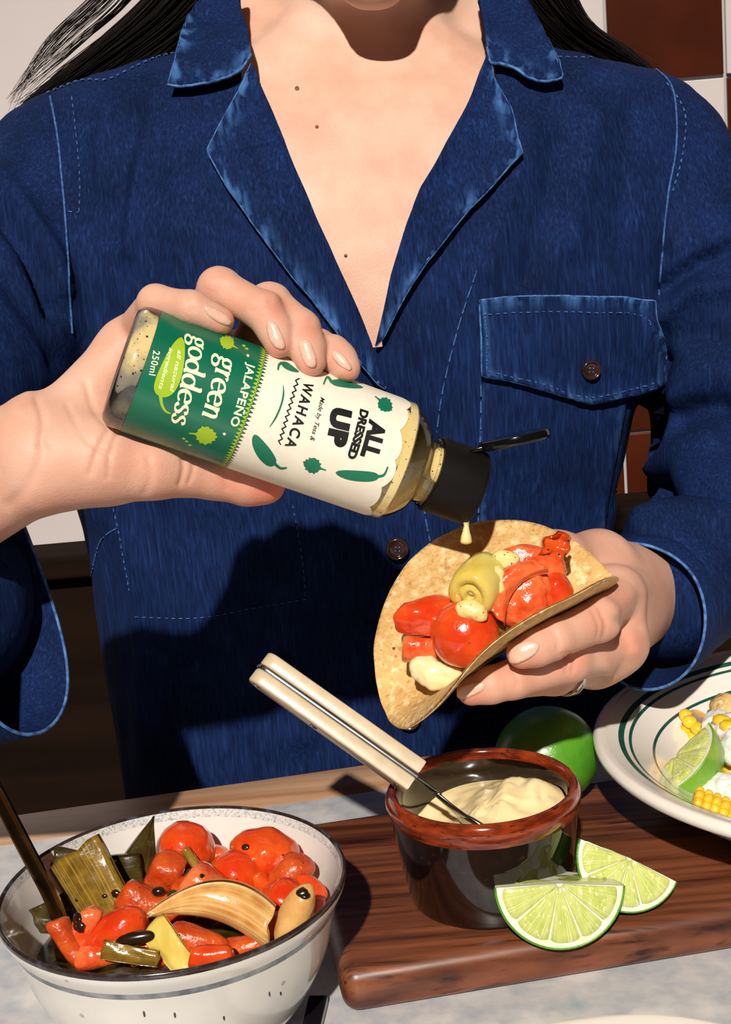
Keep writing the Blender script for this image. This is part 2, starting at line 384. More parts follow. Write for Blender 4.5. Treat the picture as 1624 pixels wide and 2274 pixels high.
MT['tortilla'] = M('corn_tortilla', (226, 188, 122), (202, 156, 90), rough=.7, scale=90, lo=.3, hi=.7, detail=9, bump=1.0, bscale=420, sss=.08, rad=(1, .6, .25), layers=[((242, 216, 162), 240, .52, .68), ((186, 134, 70), 330, .6, .72), ((168, 112, 56), 45, .66, .8)], spots=[((96, 58, 30), 55, .045)])
MT['skin'] = M('skin', (224, 180, 156), (216, 166, 142), rough=.5, scale=45, spec=.35, sss=.25, rad=(1, .35, .2), sscale=.005, bump=.22, bscale=900, layers=[((228, 192, 170), 16, .5, .7)], wear=((210, 112, 88), 20, 0.0, .05))
MT['nail'] = M('fingernail', (232, 176, 154), (238, 190, 168), rough=.22, scale=200, sss=.2, coat=.4)
MT['lip'] = M('lip', (176, 84, 76), rough=.4)
MT['mole'] = M('mole', (134, 72, 48), rough=.5)
MT['eye'] = M('eye_white', (230, 224, 218), rough=.2)
MT['hair'] = M('dark_hair', (14, 10, 8), (24, 16, 13), rough=.45, spec=.2, scale=300)
def denim(name, a, b, hi, edge):
    m = M(name, a, b, rough=.85, scale=900, stretch=(1, 1, .06), lo=.32, hi=.7, detail=5, bump=.5, bscale=1500, spec=.12,
          layers=[(hi, 520, .55, .85)], wear=(edge, 150, .46, .70))
    nt = m.node_tree; N = nt.nodes; L = nt.links; b_ = N['Principled BSDF']
    tc = N.new('ShaderNodeTexCoord'); n = N.new('ShaderNodeTexNoise'); n.inputs['Scale'].default_value = 26; n.inputs['Detail'].default_value = 5
    L.new(tc.outputs['Object'], n.inputs['Vector']); old = b_.inputs['Base Color'].links[0].from_socket
    mr = N.new('ShaderNodeMapRange'); L.new(n.outputs[0], mr.inputs[0]); mr.inputs[1].default_value = .3; mr.inputs[2].default_value = .7; mr.inputs[3].default_value = .7; mr.inputs[4].default_value = 1.3
    x = N.new('ShaderNodeMix'); x.data_type = 'RGBA'; x.blend_type = 'MULTIPLY'; x.inputs[0].default_value = 1; L.new(old, x.inputs[6]); L.new(mr.outputs[0], x.inputs[7]); L.new(x.outputs[2], b_.inputs['Base Color'])
    return m
MT['denim'] = denim('denim', (9, 22, 54), (18, 40, 86), (30, 60, 114), (66, 108, 166))
MT['denim2'] = denim('denim_panel', (9, 22, 54), (19, 42, 90), (32, 64, 122), (70, 114, 174))
MT['stitch'] = M('blue_stitching', (64, 108, 168), (34, 66, 122), rough=.8, scale=400)
MT['edge'] = M('worn_denim_edge', (84, 132, 190), (36, 70, 130), rough=.85, scale=260, bump=.4)
MT['horn'] = M('dark_button', (34, 20, 18), (60, 34, 28), rough=.15, scale=120, coat=.6)
MT['lgreen'] = M('green_label', (0, 108, 78), (2, 102, 74), rough=.38, scale=60, coat=.2)
MT['lcream'] = M('cream_label', (246, 238, 220), (242, 232, 210), rough=.42, scale=160)
MT['lprint'] = M('green_print', (8, 116, 84), rough=.4)
MT['llime'] = M('lime_print', (164, 196, 40), rough=.4)
MT['lblack'] = M('black_print', (22, 22, 22), rough=.4)
MT['lwhite'] = M('cream_print', (248, 240, 202), rough=.4)
MT['lbrown'] = M('dark_olive_print', (70, 62, 20), rough=.4)
MT['cap'] = M('black_plastic', (18, 15, 14), (15, 12, 11), rough=.55, spec=.2, scale=100)
MT['capgloss'] = M('glossy_black_plastic', (14, 13, 13), rough=.12, spec=.6)
MT['bsauce'] = M('dressing_in_bottle', (230, 208, 146), (220, 196, 130), rough=.2, scale=40, coat=1, croug=.04, spots=[((74, 72, 40), 300, .13), ((110, 104, 60), 460, .12)])
MT['bbase'] = M('smeared_bottle_base', (150, 142, 130), (222, 202, 150), rough=.12, scale=50, lo=.46, hi=.6, coat=1, croug=.03, spots=[((70, 64, 44), 260, .16), ((54, 50, 36), 420, .14)], bump=.2)
MT['silver'] = M('silver', (200, 198, 194), rough=.15, metal=1)
def clear_shell():
    m = bpy.data.materials.new('clear_plastic'); m.use_nodes = True; nt = m.node_tree; N = nt.nodes; L = nt.links
    N.remove(N['Principled BSDF']); t = N.new('ShaderNodeBsdfTransparent'); g = N.new('ShaderNodeBsdfGlossy'); g.inputs['Roughness'].default_value = .06; g.inputs['Color'].default_value = (1, 1, 1, 1)
    fr = N.new('ShaderNodeFresnel'); fr.inputs[0].default_value = 1.45; x = N.new('ShaderNodeMixShader')
    t.inputs[0].default_value = (.94, .94, .93, 1)
    L.new(fr.outputs[0], x.inputs[0]); L.new(t.outputs[0], x.inputs[1]); L.new(g.outputs[0], x.inputs[2]); L.new(x.outputs[0], N['Material Output'].inputs[0]); return m
MT['clear'] = clear_shell()
# ---------------------------------------------------------------- the room
def struct(name, v, f, m, parent=None, **k):
    o = mk(name, v, f, m, parent, smooth=False, **k)
    if parent is None: o['kind'] = 'structure'
    return o
def box(x0, x1, y0, y1, z0, z1):
    v = [(x, y, z) for x in (x0, x1) for y in (y0, y1) for z in (z0, z1)]
    return np.array(v, float), [(0, 1, 3, 2), (4, 6, 7, 5), (0, 4, 5, 1), (2, 3, 7, 6), (0, 2, 6, 4), (1, 5, 7, 3)]
struct('floor', *box(-2.2, 2.2, -1.0, 2.0, -.05, 0), MT['floor'])
WY = 1.80
wall = struct('wall_back', *box(-2.2, 2.2, WY, WY+.1, 0, 2.5), MT['plaster'])
corner = PY(1612, 168, WY-.008); TS = abs(PY(1357, 190, WY-.008)[0]-corner[0])+.003
zdado = PY(135, 1222, WY-.05)[2]
tv, tf = rbox(TS-.004, .010, TS-.004, .0012, 2)
def tile(cx, cz, m, first={}):
    if m.name not in first:
        o = mk('tile', tv+np.array([cx, WY-.003, cz]), tf, m, wall, smooth=False); first[m.name] = (o, cx, cz); return
    o0, x0, z0 = first[m.name]; o = o0.copy(); COL.objects.link(o); o.parent = wall; o.location = (cx-x0, 0, cz-z0)
mk('grout_bed', *box(corner[0]-3*TS, 1.55, WY-.0022, WY+.001, zdado-.02, 2.48), MT['grout'], wall, smooth=False)
for i in range(-2, 6):
    for j in range(-8, 8):
        cx = corner[0]-TS/2+i*TS; cz = corner[2]+TS/2+j*TS
        if cz+TS/2 < zdado or cz+TS/2 > 2.48 or abs(cx) > 1.55: continue
        brown = i >= -1 and ((i+j) % 2 == 0 if j > -3 else i < 1)
        tile(cx, cz, MT['btile'] if brown else MT['plaster'])
dado = struct('trim_1', *box(-2.2, 2.2, WY-.06, WY-.004, .0, zdado-.03), MT['darkwood'])
cap_v, cap_f = rbox(4.4, .085, .03, .006); struct('trim_2', cap_v+np.array([0, WY-.045, zdado-.015]), cap_f, MT['darkwood'])

# ---------------------------------------------------------------- table
ud = np.array([math.cos(YAW), math.sin(YAW), 0]); wd_ = np.array([-math.sin(YAW), math.cos(YAW), 0]); zd = np.array([0, 0, 1.0])
FR = np.stack([ud, wd_, zd], 1)
edge = np.array([-.241, .817, 0]); band = .043
tc = edge+ud*.24
table = empty('table', (tc[0]-wd_[0]*.5, tc[1]-wd_[1]*.5, 0), 'white speckled stone table with a pale wooden edge band', 'table')
def part_box(name, sx, sy, sz, bev, c, fr, m, parent, seg=2, **k):
    v, f = rbox(sx, sy, sz, bev, seg); return mk(name, put(v, fr, c), f, m, parent, smooth=True, sharp=40, **k)
c0 = tc-wd_*(band/2)+np.array([0, 0, T-.016])
part_box('edge_band', 1.7, band, .032, .003, c0, FR, MT['oak'], table)
part_box('table_top', 1.7, .98, .0318, .0008, tc-wd_*(band+.0004+.49)+np.array([0, 0, T-.0159]), FR, MT['quartz'], table)
for sx in (-.76, .76):
    for sy in (-.10, -.92):
        part_box('leg', .06, .06, T-.032, .004, tc+ud*sx+wd_*sy+np.array([0, 0, (T-.032)/2]), FR, MT['oak'], table)

# ---------------------------------------------------------------- chopping board
bc = PZ(745, 2175, .021); bh = .022
bw = .160; bl = .46
corner_b = np.array([PZ(758, 2165, bh)[0], PZ(758, 2165, bh)[1], 0])
v, f = rbox(bl, bw, bh, .0075, 5)
cen = corner_b+ud*bl/2+wd_*bw/2+np.array([0, 0, T+bh/2+.0002])
board = mk('chopping_board', put(v, FR, cen), f, MT['walnut']); tag(board, 'reddish brown walnut chopping board with rounded edges', 'chopping board')
BT = bh+.0003                                                   # its top above the table

# ---------------------------------------------------------------- white bowl
rc = PZ(384, 1960, .072); bx, by = rc[0], rc[1]
bowl = empty('serving_bowl', (bx, by, T), 'cream glazed bowl with a dark rim, heaped with roast vegetables', 'bowl')
R0 = .0755
out = crom([(.0, .006), (.028, .006), (.031, .0005), (.037, .0005), (.039, .004), (.052, .016), (.0635, .036), (.0695, .056), (.0705, .0595)], 5)
mid = crom([(.0705, .0595), (.0712, .0615), (.0716, .0625)], 3)
lip = crom([(.0716, .0625), (.0745, .0675), (.0754, .0705)], 4)
rim = crom([(.0754, .0705), (R0, .0722), (.0746, .0732), (.0734, .0722)], 4)
ins = crom([(.0734, .0722), (.0727, .0700), (.0722, .0684)], 3)
ins2 = crom([(.0722, .0684), (.0695, .0605), (.066, .050), (.057, .032), (.043, .016), (.022, .010), (0, .0095)], 5)
for nm, pr, m in (('bowl_body', out, 'stone'), ('groove_line', mid, 'stoneline'), ('outer_lip', lip, 'stone'), ('rim', rim, 'stonedark'), ('inner_band', ins, 'stoneblue'), ('bowl_inside', ins2, 'stone')):
    v, f = lathe(pr, 96, (bx, by, T)); mk(nm, v, f, MT[m], bowl)
for px, py in ((213, 2207), (388, 2252), (598, 2205), (623, 2203), (497, 2258), (320, 2250), (139, 2187)):
    # small dark drip marks in the glaze
    r = ray(px, py); best = None
    for s in np.linspace(.4, .8, 2000):
        q = CAM+r*s; rr = math.hypot(q[0]-bx, q[1]-by); z = q[2]-T
        if 0 < z < .06 and rr < np.interp(z, [.0005, .004, .016, .036, .056, .06], [.037, .039, .052, .0635, .0695, .0705])+.0003: best = q; break
    if best is not None:
        n = nrm([best[0]-bx, best[1]-by, -.03]); v, f = ICO[2]; fr = np.stack([np.cross(n, zd), zd, n], 1)
        mk('glaze_mark', put(v*np.array([.0005, .0017, .0002]), fr, best+n*.0001), f, MT['stonedark'], bowl)

# ---------------------------------------------------------------- ramekin of mayonnaise
kb = PZ(1088, 1978, BT); kx, ky = kb[0], kb[1]
ram = empty('ramekin', (kx, ky, T+BT), 'dark brown glazed ramekin with a rust red rim', 'ramekin')
body = crom([(0, .002), (.033, .002), (.035, .0003), (.0375, .001), (.0388, .004), (.0425, .026), (.0448, .044)], 6)
rrim = crom([(.0448, .044), (.0462, .0475), (.0466, .051), (.0452, .0545), (.0432, .0558), (.0415, .0545), (.0405, .051)], 5)
rin = crom([(.0405, .051), (.039, .040), (.036, .02), (.032, .010), (.02, .0065), (0, .006)], 5)
for nm, pr, m in (('ramekin_body', body, 'ramekin'), ('rim', rrim, 'ramekinrim'), ('ramekin_inside', rin, 'ramekin')):
    v, f = lathe(pr, 80, (kx, ky, T+BT)); mk(nm, v, f, MT[m], ram)
# mayonnaise: a spooned heap, higher on the far right
nr, na = 26, 72; vv = []
for i in range(nr):
    for j in range(na):
        a = 2*math.pi*j/na; r = i/(nr-1)*.0392; x, y = r*math.cos(a), r*math.sin(a)
        ed = 1-(r/.0392)**6
        z = .0390+.0130*math.exp(-((x-.015)**2+(y-.004)**2)/.0005)+.004*math.exp(-((x-.03)**2+(y-.008)**2)/.00012)
        sw = math.sin(math.hypot(x-.028, y+.006)*420+2.2*math.atan2(y+.006, x-.028))
        z += (.0016*sw*math.exp(-((x-.014)**2+y*y)/.0007)+.0014*noise.noise(Vector((x*140, y*140, 1)))+.0007*noise.noise(Vector((x*420, y*420, 4))))*ed
        z -= .010*math.exp(-((x+.026)**2+(y-.010)**2)/.0004)
        vv.append((kx+x, ky+y, T+BT+min(z, .055)))
f = grid_faces(nr, na, cv=True); mayo = mk('mayonnaise', vv, f, MT['mayo']); tag(mayo, 'pale yellow mayonnaise heaped in the brown ramekin', 'mayonnaise')

# spoon standing in the ramekin, seen on its edge
sp = empty('spoon', PD(1030, 1812, .665), 'steel spoon with beige riveted handle standing in the mayonnaise', 'spoon')
A, B = PD(572, 1478, .672), PD(925, 1728, .662)
ax = nrm(B-A); side = nrm(np.cross(ax, BK)); side = -side if side@UP < 0 else side; side = nrm(side*.95-BK*.32); side = nrm(side-ax*(side@ax)); wid = np.cross(side, ax)
Lh = np.linalg.norm(B-A); fr = np.stack([ax, wid, side], 1); mid_ = (A+B)/2
def slab(name, L, W, th, c, m, parent):
    # long plate with rounded far end
    n = 14; o = []
    for k in range(n+1):
        t = math.pi/2+math.pi*k/n; o.append((-L/2+W/2+math.cos(t)*W/2, math.sin(t)*W/2))
    o += [(L/2, -W/2), (L/2, W/2)]
    bm = bmesh.new(); vs = [bm.verts.new((x, y, -th/2)) for x, y in o]; fc = bm.faces.new(vs)
    e = bmesh.ops.extrude_face_region(bm, geom=[fc]); bmesh.ops.translate(bm, vec=(0, 0, th), verts=[q for q in e['geom'] if isinstance(q, bmesh.types.BMVert)])
    bmesh.ops.recalc_face_normals(bm, faces=bm.faces)
    eds = [q for q in bm.edges if abs(q.verts[0].co.z-q.verts[1].co.z) < 1e-6]
    bmesh.ops.bevel(bm, geom=eds, offset=min(th*.28, .0011), segments=3, profile=.5, affect='EDGES')
    bm.verts.index_update(); v = np.array([q.co[:] for q in bm.verts]); f = [tuple(q.index for q in p.verts) for p in bm.faces]; bm.free()
    return mk(name, put(v, fr, c), f, m, parent, sharp=50)
slab('handle_core', Lh, .0122, .0027, mid_, MT['steel'], sp)
for s in (1, -1):
    h = slab('handle_scale', Lh-.001, .0124, .0070, mid_+side*s*.0047, MT['bone'], sp)
    for t in (.06, .42, .93):
        c = A+ax*(Lh*t)+side*s*.0082
        v, f = lathe([(0, .0006), (.0014, .0005), (.0022, 0), (.0022, -.002), (0, -.002)], 20)
        mk('rivet', put(v*np.array([1, 1, s]), np.stack([ax, wid, side], 1), c), f, MT['steel'], h)
neck = crom([B-ax*.004, B+ax*.012, PD(968, 1762, .660), PD(1000, 1790, .660), PD(1032, 1815, .662)], 6)
wds = np.interp(np.linspace(0, 1, len(neck)), [0, .25, .55, 1], [.0046, .0034, .0036, .0075])
vv = []
for p_, w_, i in zip(neck, wds, range(len(neck))):
    t = nrm(np.gradient(neck, axis=0)[i]); n_ = nrm(side-t*(side@t)); b_ = np.cross(n_, t)
    for k in range(12):
        a = 2*math.pi*k/12; vv.append(p_+b_*math.cos(a)*w_+n_*math.sin(a)*.0011)
f = grid_faces(len(neck), 12, cv=True)+[tuple(range(12))]; mk('neck', vv, f, MT['steel'], sp)
e_ = neck[-1]; v, f = ICO[3]; t = nrm(neck[-1]-neck[-2]); n_ = nrm(side-t*(side@t))
mk('spoon_bowl', put(v*np.array([.022, .0135, .0028]), np.stack([t, np.cross(n_, t), n_], 1), e_+t*.018), f, MT['steel'], sp)

# ---------------------------------------------------------------- limes
def lime_ball(px, py, z, r, label):
    c = PZ(px, py, z); v, f = ICO[4]; v = v*np.array([r*1.06, r*.98, r*.98]); k = np.abs(v[:, 0])/(r*1.06); v[:, 0] += np.sign(v[:, 0])*np.clip(k-.94, 0, 1)*r*.7
    v = v*(1+.008*nz(v, 60))[:, None]; fr = frame(12, -25)
    root = empty('lime', (c[0], c[1], c[2]-r), label, 'lime'); mk('peel', put(v, fr, c), f, MT['limeskin'], root)
    v2, f2 = ICO[2]; mk('stem_scar', put(v2*np.array([.0012, .003, .003]), fr, c+fr[:, 0]*r*1.1), f2, MT['leek'], root)
lime_ball(1215, 1678, BT+.027, .0272, 'whole green lime standing behind the brown ramekin')
def lime_wedge(c, r, fr, label, nseg=4, group=None, skin='limeskin', a0=183, a1=357):
    """quarter of a lime: the face y=0 shows the segments, z=0 is the upper cut, the peel is below and behind"""
    root = empty('lime_wedge', c, label, 'lime wedge', group); dep = r*.98
    n, m = 28, 12; v = []
    for i in range(n+1):
        ph = math.radians(a0+(a1-a0)*i/n)
        for j in range(m+1):
            t = math.pi/2*j/m; rr = r*math.cos(t)**.9 if j < m else .0; y = dep*math.sin(t); v.append((rr*math.cos(ph), y, rr*math.sin(ph)))
    v = np.array(v); f = grid_faces(n+1, m+1)
    mk('peel', put(v, fr, c), f, MT[skin], root)
    # pith: the cut faces
    pv, rings = [], [0, .2, .4, .6, .8, .94, .985]
    for q in rings:
        for i in range(n+1):
            ph = math.radians(a0+(a1-a0)*i/n); pv.append((r*q*math.cos(ph), -.0002, r*q*math.sin(ph)))
    pf = grid_faces(len(rings), n+1); b0 = len(pv)
    for i in (0, n):
        ph = math.radians(a0+(a1-a0)*i/n); s0 = len(pv); pv.append((0, 0, 0)); pv.append((0, dep, 0))
        for j in range(m+1):
            t = math.pi/2*j/m; rr = r*.99*math.cos(t)**.9 if j < m else 0; pv.append((rr*math.cos(ph), dep*.99*math.sin(t), rr*math.sin(ph)))
        for j in range(m): pf.append((s0, s0+2+j, s0+3+j))
    mk('pith', put(pv, fr, c), pf, MT['pith'], root, smooth=False)
    rim_ = [];
    for i in range(n+1):
        ph = math.radians(a0+(a1-a0)*i/n); rim_.append((r*.988*math.cos(ph), .0002, r*.988*math.sin(ph)))
    v_, f_ = tube(rim_, r*.022, 8); mk('peel_edge', put(v_, fr, c), f_, MT[skin], root)
    cuts = np.linspace(a0, a1, nseg+1); cuts[1:-1] += RNG.uniform(-7, 7, nseg-1)
    for s in range(nseg):
        lo_, hi_ = math.radians(cuts[s]+1.2), math.radians(cuts[s+1]-1.2); ni, nj = 14, 12; sv = []
        for i in range(ni+1):
            for j in range(nj+1):
                q = .05+.85*i/ni; ph = lo_+(hi_-lo_)*j/nj; u = 4*(i/ni)*(1-i/ni); w_ = 4*(j/nj)*(1-j/nj)
                dd = .0011*min(1, 3*u)*min(1, 3*w_)+.00045*noise.noise(Vector((q*3*r*200, ph*24, s*7)))*min(1, 4*u*w_)
                if i == ni and 0: dd = 0
                qq = q-.04*(1-w_)**2*(i/ni)
                sv.append((r*qq*math.cos(ph), -.0003-dd, r*qq*math.sin(ph)))
        mk('segment', put(sv, fr, c), grid_faces(ni+1, nj+1), MT['pulp'], root, attr={'lay': np.tile(np.linspace(0, 1, nj+1), ni+1)+s*3.3})
    # ragged pulp on the upper cut
    v_, f_ = ICO[3]; v_ = v_*np.array([r*.80, dep*.40, r*.03]); v_[:, 2] += .0012*nz(v_, 500)
    mk('upper_pulp', put(v_+np.array([0, dep*.44, -r*.035]), fr, c), f_, MT['pulp'], root)
def wedge_frame(ang, lean):
    # x along the cut edge on screen, y away into the fruit (away from viewer), z up
    a = math.radians(ang); l = math.radians(lean)
    up = UP*math.cos(a)-RT*math.sin(a); X = RT*math.cos(a)+UP*math.sin(a)
    Y = FW*math.cos(l)-up*math.sin(l)                # away from the viewer, dipping
    Z = np.cross(X, Y); return np.stack([X, Y, Z], 1)
c = PZ(1243, 1962, BT+.0262); lime_wedge(c, .0292, wedge_frame(1, 3), 'lime wedge leaning on the front of the brown ramekin', 5)
c = PZ(1398, 1905, BT+.0262); lime_wedge(c, .0245, wedge_frame(-24, 12), 'lime wedge tucked behind another on the board', 4)

# ---------------------------------------------------------------- plate of grilled corn
pc = PZ(1905, 1672, .05); plx, ply = pc[0]+.004, pc[1]
PH = .036; z0 = BT
plate = empty('plate', (plx, ply, T+z0), 'white china plate with three dark green bands', 'plate')
K = .139/.139
outp = crom([(0, .004), (.068, .004), (.071, .0003), (.074, .0003), (.077, .004), (.100, .012), (.122, .026), (.134, .034)], 5)
lipp = crom([(.134, .034), (.1385, .0365), (.1395, .040), (.1370, .0425), (.1330, .0420)], 5)
bands = [(.1330, .0420, .1262, .0394, 'plate'), (.1262, .0394, .1232, .0380, 'green'), (.1232, .0380, .1208, .0368, 'plate'), (.1208, .0368, .1192, .0359, 'green'),
         (.1192, .0359, .1085, .0292, 'plate'), (.1085, .0292, .1072, .0281, 'green'), ]
for nm, pr, m in (('underside', outp, 'plate'), ('lip', lipp, 'plate')): v, f = lathe(pr, 128, (plx, ply, T+z0)); mk(nm, v, f, MT[m], plate)
for a, b_, c_, d_, m in bands:
    v, f = lathe([(a, b_), ((a+c_)/2, (b_+d_)/2), (c_, d_)], 160, (plx, ply, T+z0)); mk('band' if m == 'green' else 'rim', v, f, MT[m], plate)
v, f = lathe(crom([(.1072, .0281), (.098, .021), (.086, .0125), (.074, .0085), (.05, .0075), (0, .0075)], 5), 96, (plx, ply, T+z0)); mk('well', v, f, MT['plate'], plate)
def cob(px, py, z, ang, tilt, L, R, label, nrow=12):
    c = PZ(px, py, z); fr = frame(ang, tilt); root = empty('corn_piece', c-np.array([0, 0, R]), label, 'corn', 'grilled corn pieces on the plate')
    v, f = tube([(-L/2, 0, 0), (L/2, 0, 0)], R*.72, 18); mk('core', put(v, fr, c), f, MT['onion'], root)
    kv, kf = ICO[2]; kw = 2*math.pi*R/nrow; first = None; nl = int(L/(kw*.72))
    for i in range(nl):
        for j in range(nrow):
            a = 2*math.pi*(j+.5*(i % 2)*.15)/nrow; x = -L/2+(i+.5)*L/nl
            n_ = fr@np.array([0, math.cos(a), math.sin(a)]); b = np.cross(n_, fr[:, 0])
            if n_@BK < -.35: continue
            k = np.stack([fr[:, 0], b, n_], 1); q = np.sign(kv)*np.abs(kv)**.8
            mk('kernel', put(q*np.array([L/nl*.54, kw*.53, R*.42]), k, c+fr[:, 0]*x+n_*R*.72), kf, MT['corn'], root)
cob(1545, 1628, .040, 62, 20, .020, .0125, 'small charred corn piece standing behind the lime wedge', 10)
cob(1640, 1700, .036, 75, 10, .050, .0185, 'yellow grilled corn piece under white cream', 12)
cob(1592, 1806, .047, -20, 10, .026, .0085, 'charred corn piece under the white cream near the rim', 10)
def cream(pts, name, label, h=.0016, k=.006):
    pr = [d_ell(PZ(x, y, z), (r, r, r*.85)) for x, y, z, r in pts]
    v, f = sdf_mesh(pr, h, k); n = vnormals(v, f); v = v+n*(.0016*nz(v, 170)+.0008*nz(v, 420))[:, None]
    tag(mk(name, v, f, MT['crema']), label, 'cream')
cream([(1600, 1610, .052, .010), (1630, 1630, .054, .013), (1585, 1655, .046, .007), (1660, 1660, .054, .014), (1570, 1625, .044, .005)], 'cream_dollop', 'white cream dollop spooned over the top of the corn')
cream([(1580, 1775, .036, .009), (1610, 1755, .040, .010), (1600, 1790, .032, .009), (1640, 1770, .040, .012), (1560, 1785, .030, .005)], 'cream_dollop', 'white cream dollop between the two lime wedges')
def lime_third(px, py, z, r, fr, label, a0=183, a1=357):
    lime_wedge(PZ(px, py, z), r, fr, label, 4, skin='limeskin2', a0=a0, a1=a1)
# peel towards the viewer, the cut faces up and left
X = nrm(RT*.69+UP*.73); Yv = nrm(RT*.70-UP*.66+FW*.27); Yv = nrm(Yv-X*(Yv@X)); Z = np.cross(X, Yv)
lime_third(1500, 1680, .052, .0250, np.stack([X, Yv, Z], 1), 'lime wedge on the plate with its peel outward')
X = nrm(RT*.9-UP*.2); Yv = nrm(FW*.6+RT*.2-UP*.5); Yv = nrm(Yv-X*(Yv@X)); Z = np.cross(X, Yv)
lime_third(1632, 1782, .047, .0165, np.stack([X, Yv, Z], 1), 'lime wedge at the plate rim beside white cream', )
v, f = ICO[3]; c = PZ(1622, 1575, .055); v = v*np.array([.011, .011, .009])*(1+.25*nz(v, 2.3))[:, None]
tag(mk('bread_piece', v+c, f, MT['tortilla']), 'toasted crumbly piece beside the cream on the plate', 'bread')

# ---------------------------------------------------------------- things at the near edge of the table
ec = PZ(1290, 2262, .018); r_ = .13
pl2 = empty('side_plate', (ec[0], ec[1]-r_, T), 'cream plate with a thin grey line round its rim', 'plate')
wb = lambda t: 1+.012*math.cos(9*t+.6)
v, f = lathe(crom([(0, .004), (.07, .004), (.073, .0003), (.078, .0003), (.10, .007), (.127, .016), (.1300, .0175)], 5), 144, (ec[0], ec[1]-r_, T), wb); mk('underside', v, f, MT['plate'], pl2)
v, f = lathe([(.1300, .0175), (.1303, .0181), (.1297, .0186)], 144, (ec[0], ec[1]-r_, T), wb); mk('rim_line', v, f, MT['stoneline'], pl2)
v, f = lathe(crom([(.1297, .0186), (.125, .0180), (.10, .011), (.08, .007), (0, .0065)], 5), 144, (ec[0], ec[1]-r_, T), wb); mk('dish', v, f, MT['plate'], pl2)
A = PZ(707, 2212, .004); d_ = nrm(np.array([-.13, -1, 0])); fr = np.stack([d_, np.cross(zd, d_), zd], 1)
fork = empty('fork', (A[0], A[1]-.1, T), 'dark polished metal fork lying on the table beside the board', 'fork')
v, f = rbox(.115, .0088, .0045, .0008, 3); mk('handle', put(v, fr, A+d_*.0575+np.array([0, 0, .0])-np.array([0, 0, .0015])), f, MT['black'], fork, sharp=45)
hp = A+d_*.115; v, f = tube(np.array([hp-d_*.002, hp+d_*.015, hp+d_*.03]), [.0042, .003, .004], 10, flat=1); mk('neck', v*1.0, f, MT['black'], fork)
for s in (-1.5, -.5, .5, 1.5):
    q = hp+d_*.028+fr[:, 1]*s*.0052; v, f = tube(np.array([hp+d_*.026+fr[:, 1]*s*.002, q+d_*.012, q+d_*.045]), [.002, .0018, .001], 8); mk('tine', v, f, MT['black'], fork)
# ---------------------------------------------------------------- roast vegetables in the white bowl
GV = 'roast vegetables in the white bowl'
def V_blob(r, seed, amp=.06, s=1.6, sub=4, fine=.022):
    v, f = ICO[sub]; k = 1+amp*nz(v, s, seed)+fine*nz(v, 7, seed); return v*k[:, None]*np.asarray(r), f
def V_chunk(L, r, seed, taper=.75, cut=.25, sq=.85):
    # root vegetable cut on the slant
    n, m = 22, 20; v = []
    prof = [(-.5, 0), (-.5, .55), (-.485, .80), (-.45, .93), (-.38, 1), (-.2, 1.02), (.05, 1), (.28, .97), (.40, .90), (.46, .78), (.5, .5), (.5, 0)]
    prof = np.array(prof)
    for i in range(m):
        a = 2*math.pi*i/m
        for x, q in prof:
            k = q*(1+(taper-1)*(x+.5)); c_, s_ = math.cos(a), math.sin(a)
            y = r*k*np.sign(c_)*abs(c_)**sq; z = r*k*np.sign(s_)*abs(s_)**sq; v.append((L*x+cut*y*(1 if x < 0 else -.5), y, z))
    v = np.array(v); v = v+(.22*r*nz(v, .9/r, seed)+.10*r*nz(v, 2.6/r, seed))[:, None]*np.array([.3, 1, 1]); v[:, 1] += .5*r*noise.noise(Vector((seed*3.1, 0, 1)))*(1-(2*v[:, 0]/L)**2); return v, grid_faces(m, len(prof), cu=True)
def V_sheet(L, W, bend, th, seed, taper=1.0, wav=.1, nu=18, nv=12, tip=None, twist=0, arch=0):
    # curved layer of leek or onion
    top = []
    for i in range(nu):
        u = i/(nu-1)-.5; wl = W*(1+(taper-1)*(u+.5))
        if tip: wl *= tip(u+.5)
        for j in range(nv):
            t = j/(nv-1)-.5; a = bend*t; rr = W/max(abs(bend), 1e-3)
            y = rr*math.sin(a)*wl/W; z = rr*(math.cos(a)-1)*wl/W
            z += wav*W*noise.noise(Vector((u*3+seed, t*3, seed)))+.007*W*noise.noise(Vector((u*3, t*14+seed, seed)))
            y += arch*(1-4*u*u); tw = twist*u; top.append((L*u+.05*L*noise.noise(Vector((t*4, seed, u))), y*math.cos(tw)-z*math.sin(tw), y*math.sin(tw)+z*math.cos(tw)))
    top = np.array(top); bot = top-np.array([0, 0, th]); n = nu*nv
    f = grid_faces(nu, nv); f = f+[tuple(n+i for i in q[::-1]) for q in f]
    rim_ = [i*nv for i in range(nu)]+[(nu-1)*nv+j for j in range(1, nv)]+[i*nv+nv-1 for i in range(nu-2, -1, -1)]+[j for j in range(nv-2, 0, -1)]
    for a, b in zip(rim_, rim_[1:]+rim_[:1]): f.append((a, b, n+b, n+a))
    lay = np.tile(np.linspace(0, 1, nv), nu)+seed; return np.vstack([top, bot]), f, np.r_[lay, lay]
def veg(name, vf, px, py, z, fr, m, label, cat, char=(), group=GV, depth=None):
    c = PD(px, py, depth) if depth else PZ(px, py, z); v, f = vf[0], vf[1]; w_ = put(v, fr, c)
    root = mk(name, w_, f, MT[m], attr={'lay': vf[2]} if len(vf) > 2 else None); tag(root, label, cat, group)
    if char:
        tr = bvh(w_, f)
        for (x, y, s) in char:
            q, n = hit(tr, x, y)
            if q is not None:
                cv, cf = ICO[2]; k = np.stack([nrm(np.cross(n, UP)), nrm(UP-n*(UP@n)), n], 1); cv = cv*np.array([s, s*.8, s*.35])*(1+.3*nz(cv, 1.5, x))[:, None]
                mk('charred_spot', put(cv, k, q), cf, MT['char'], root)
    return root
S = 3158/.62
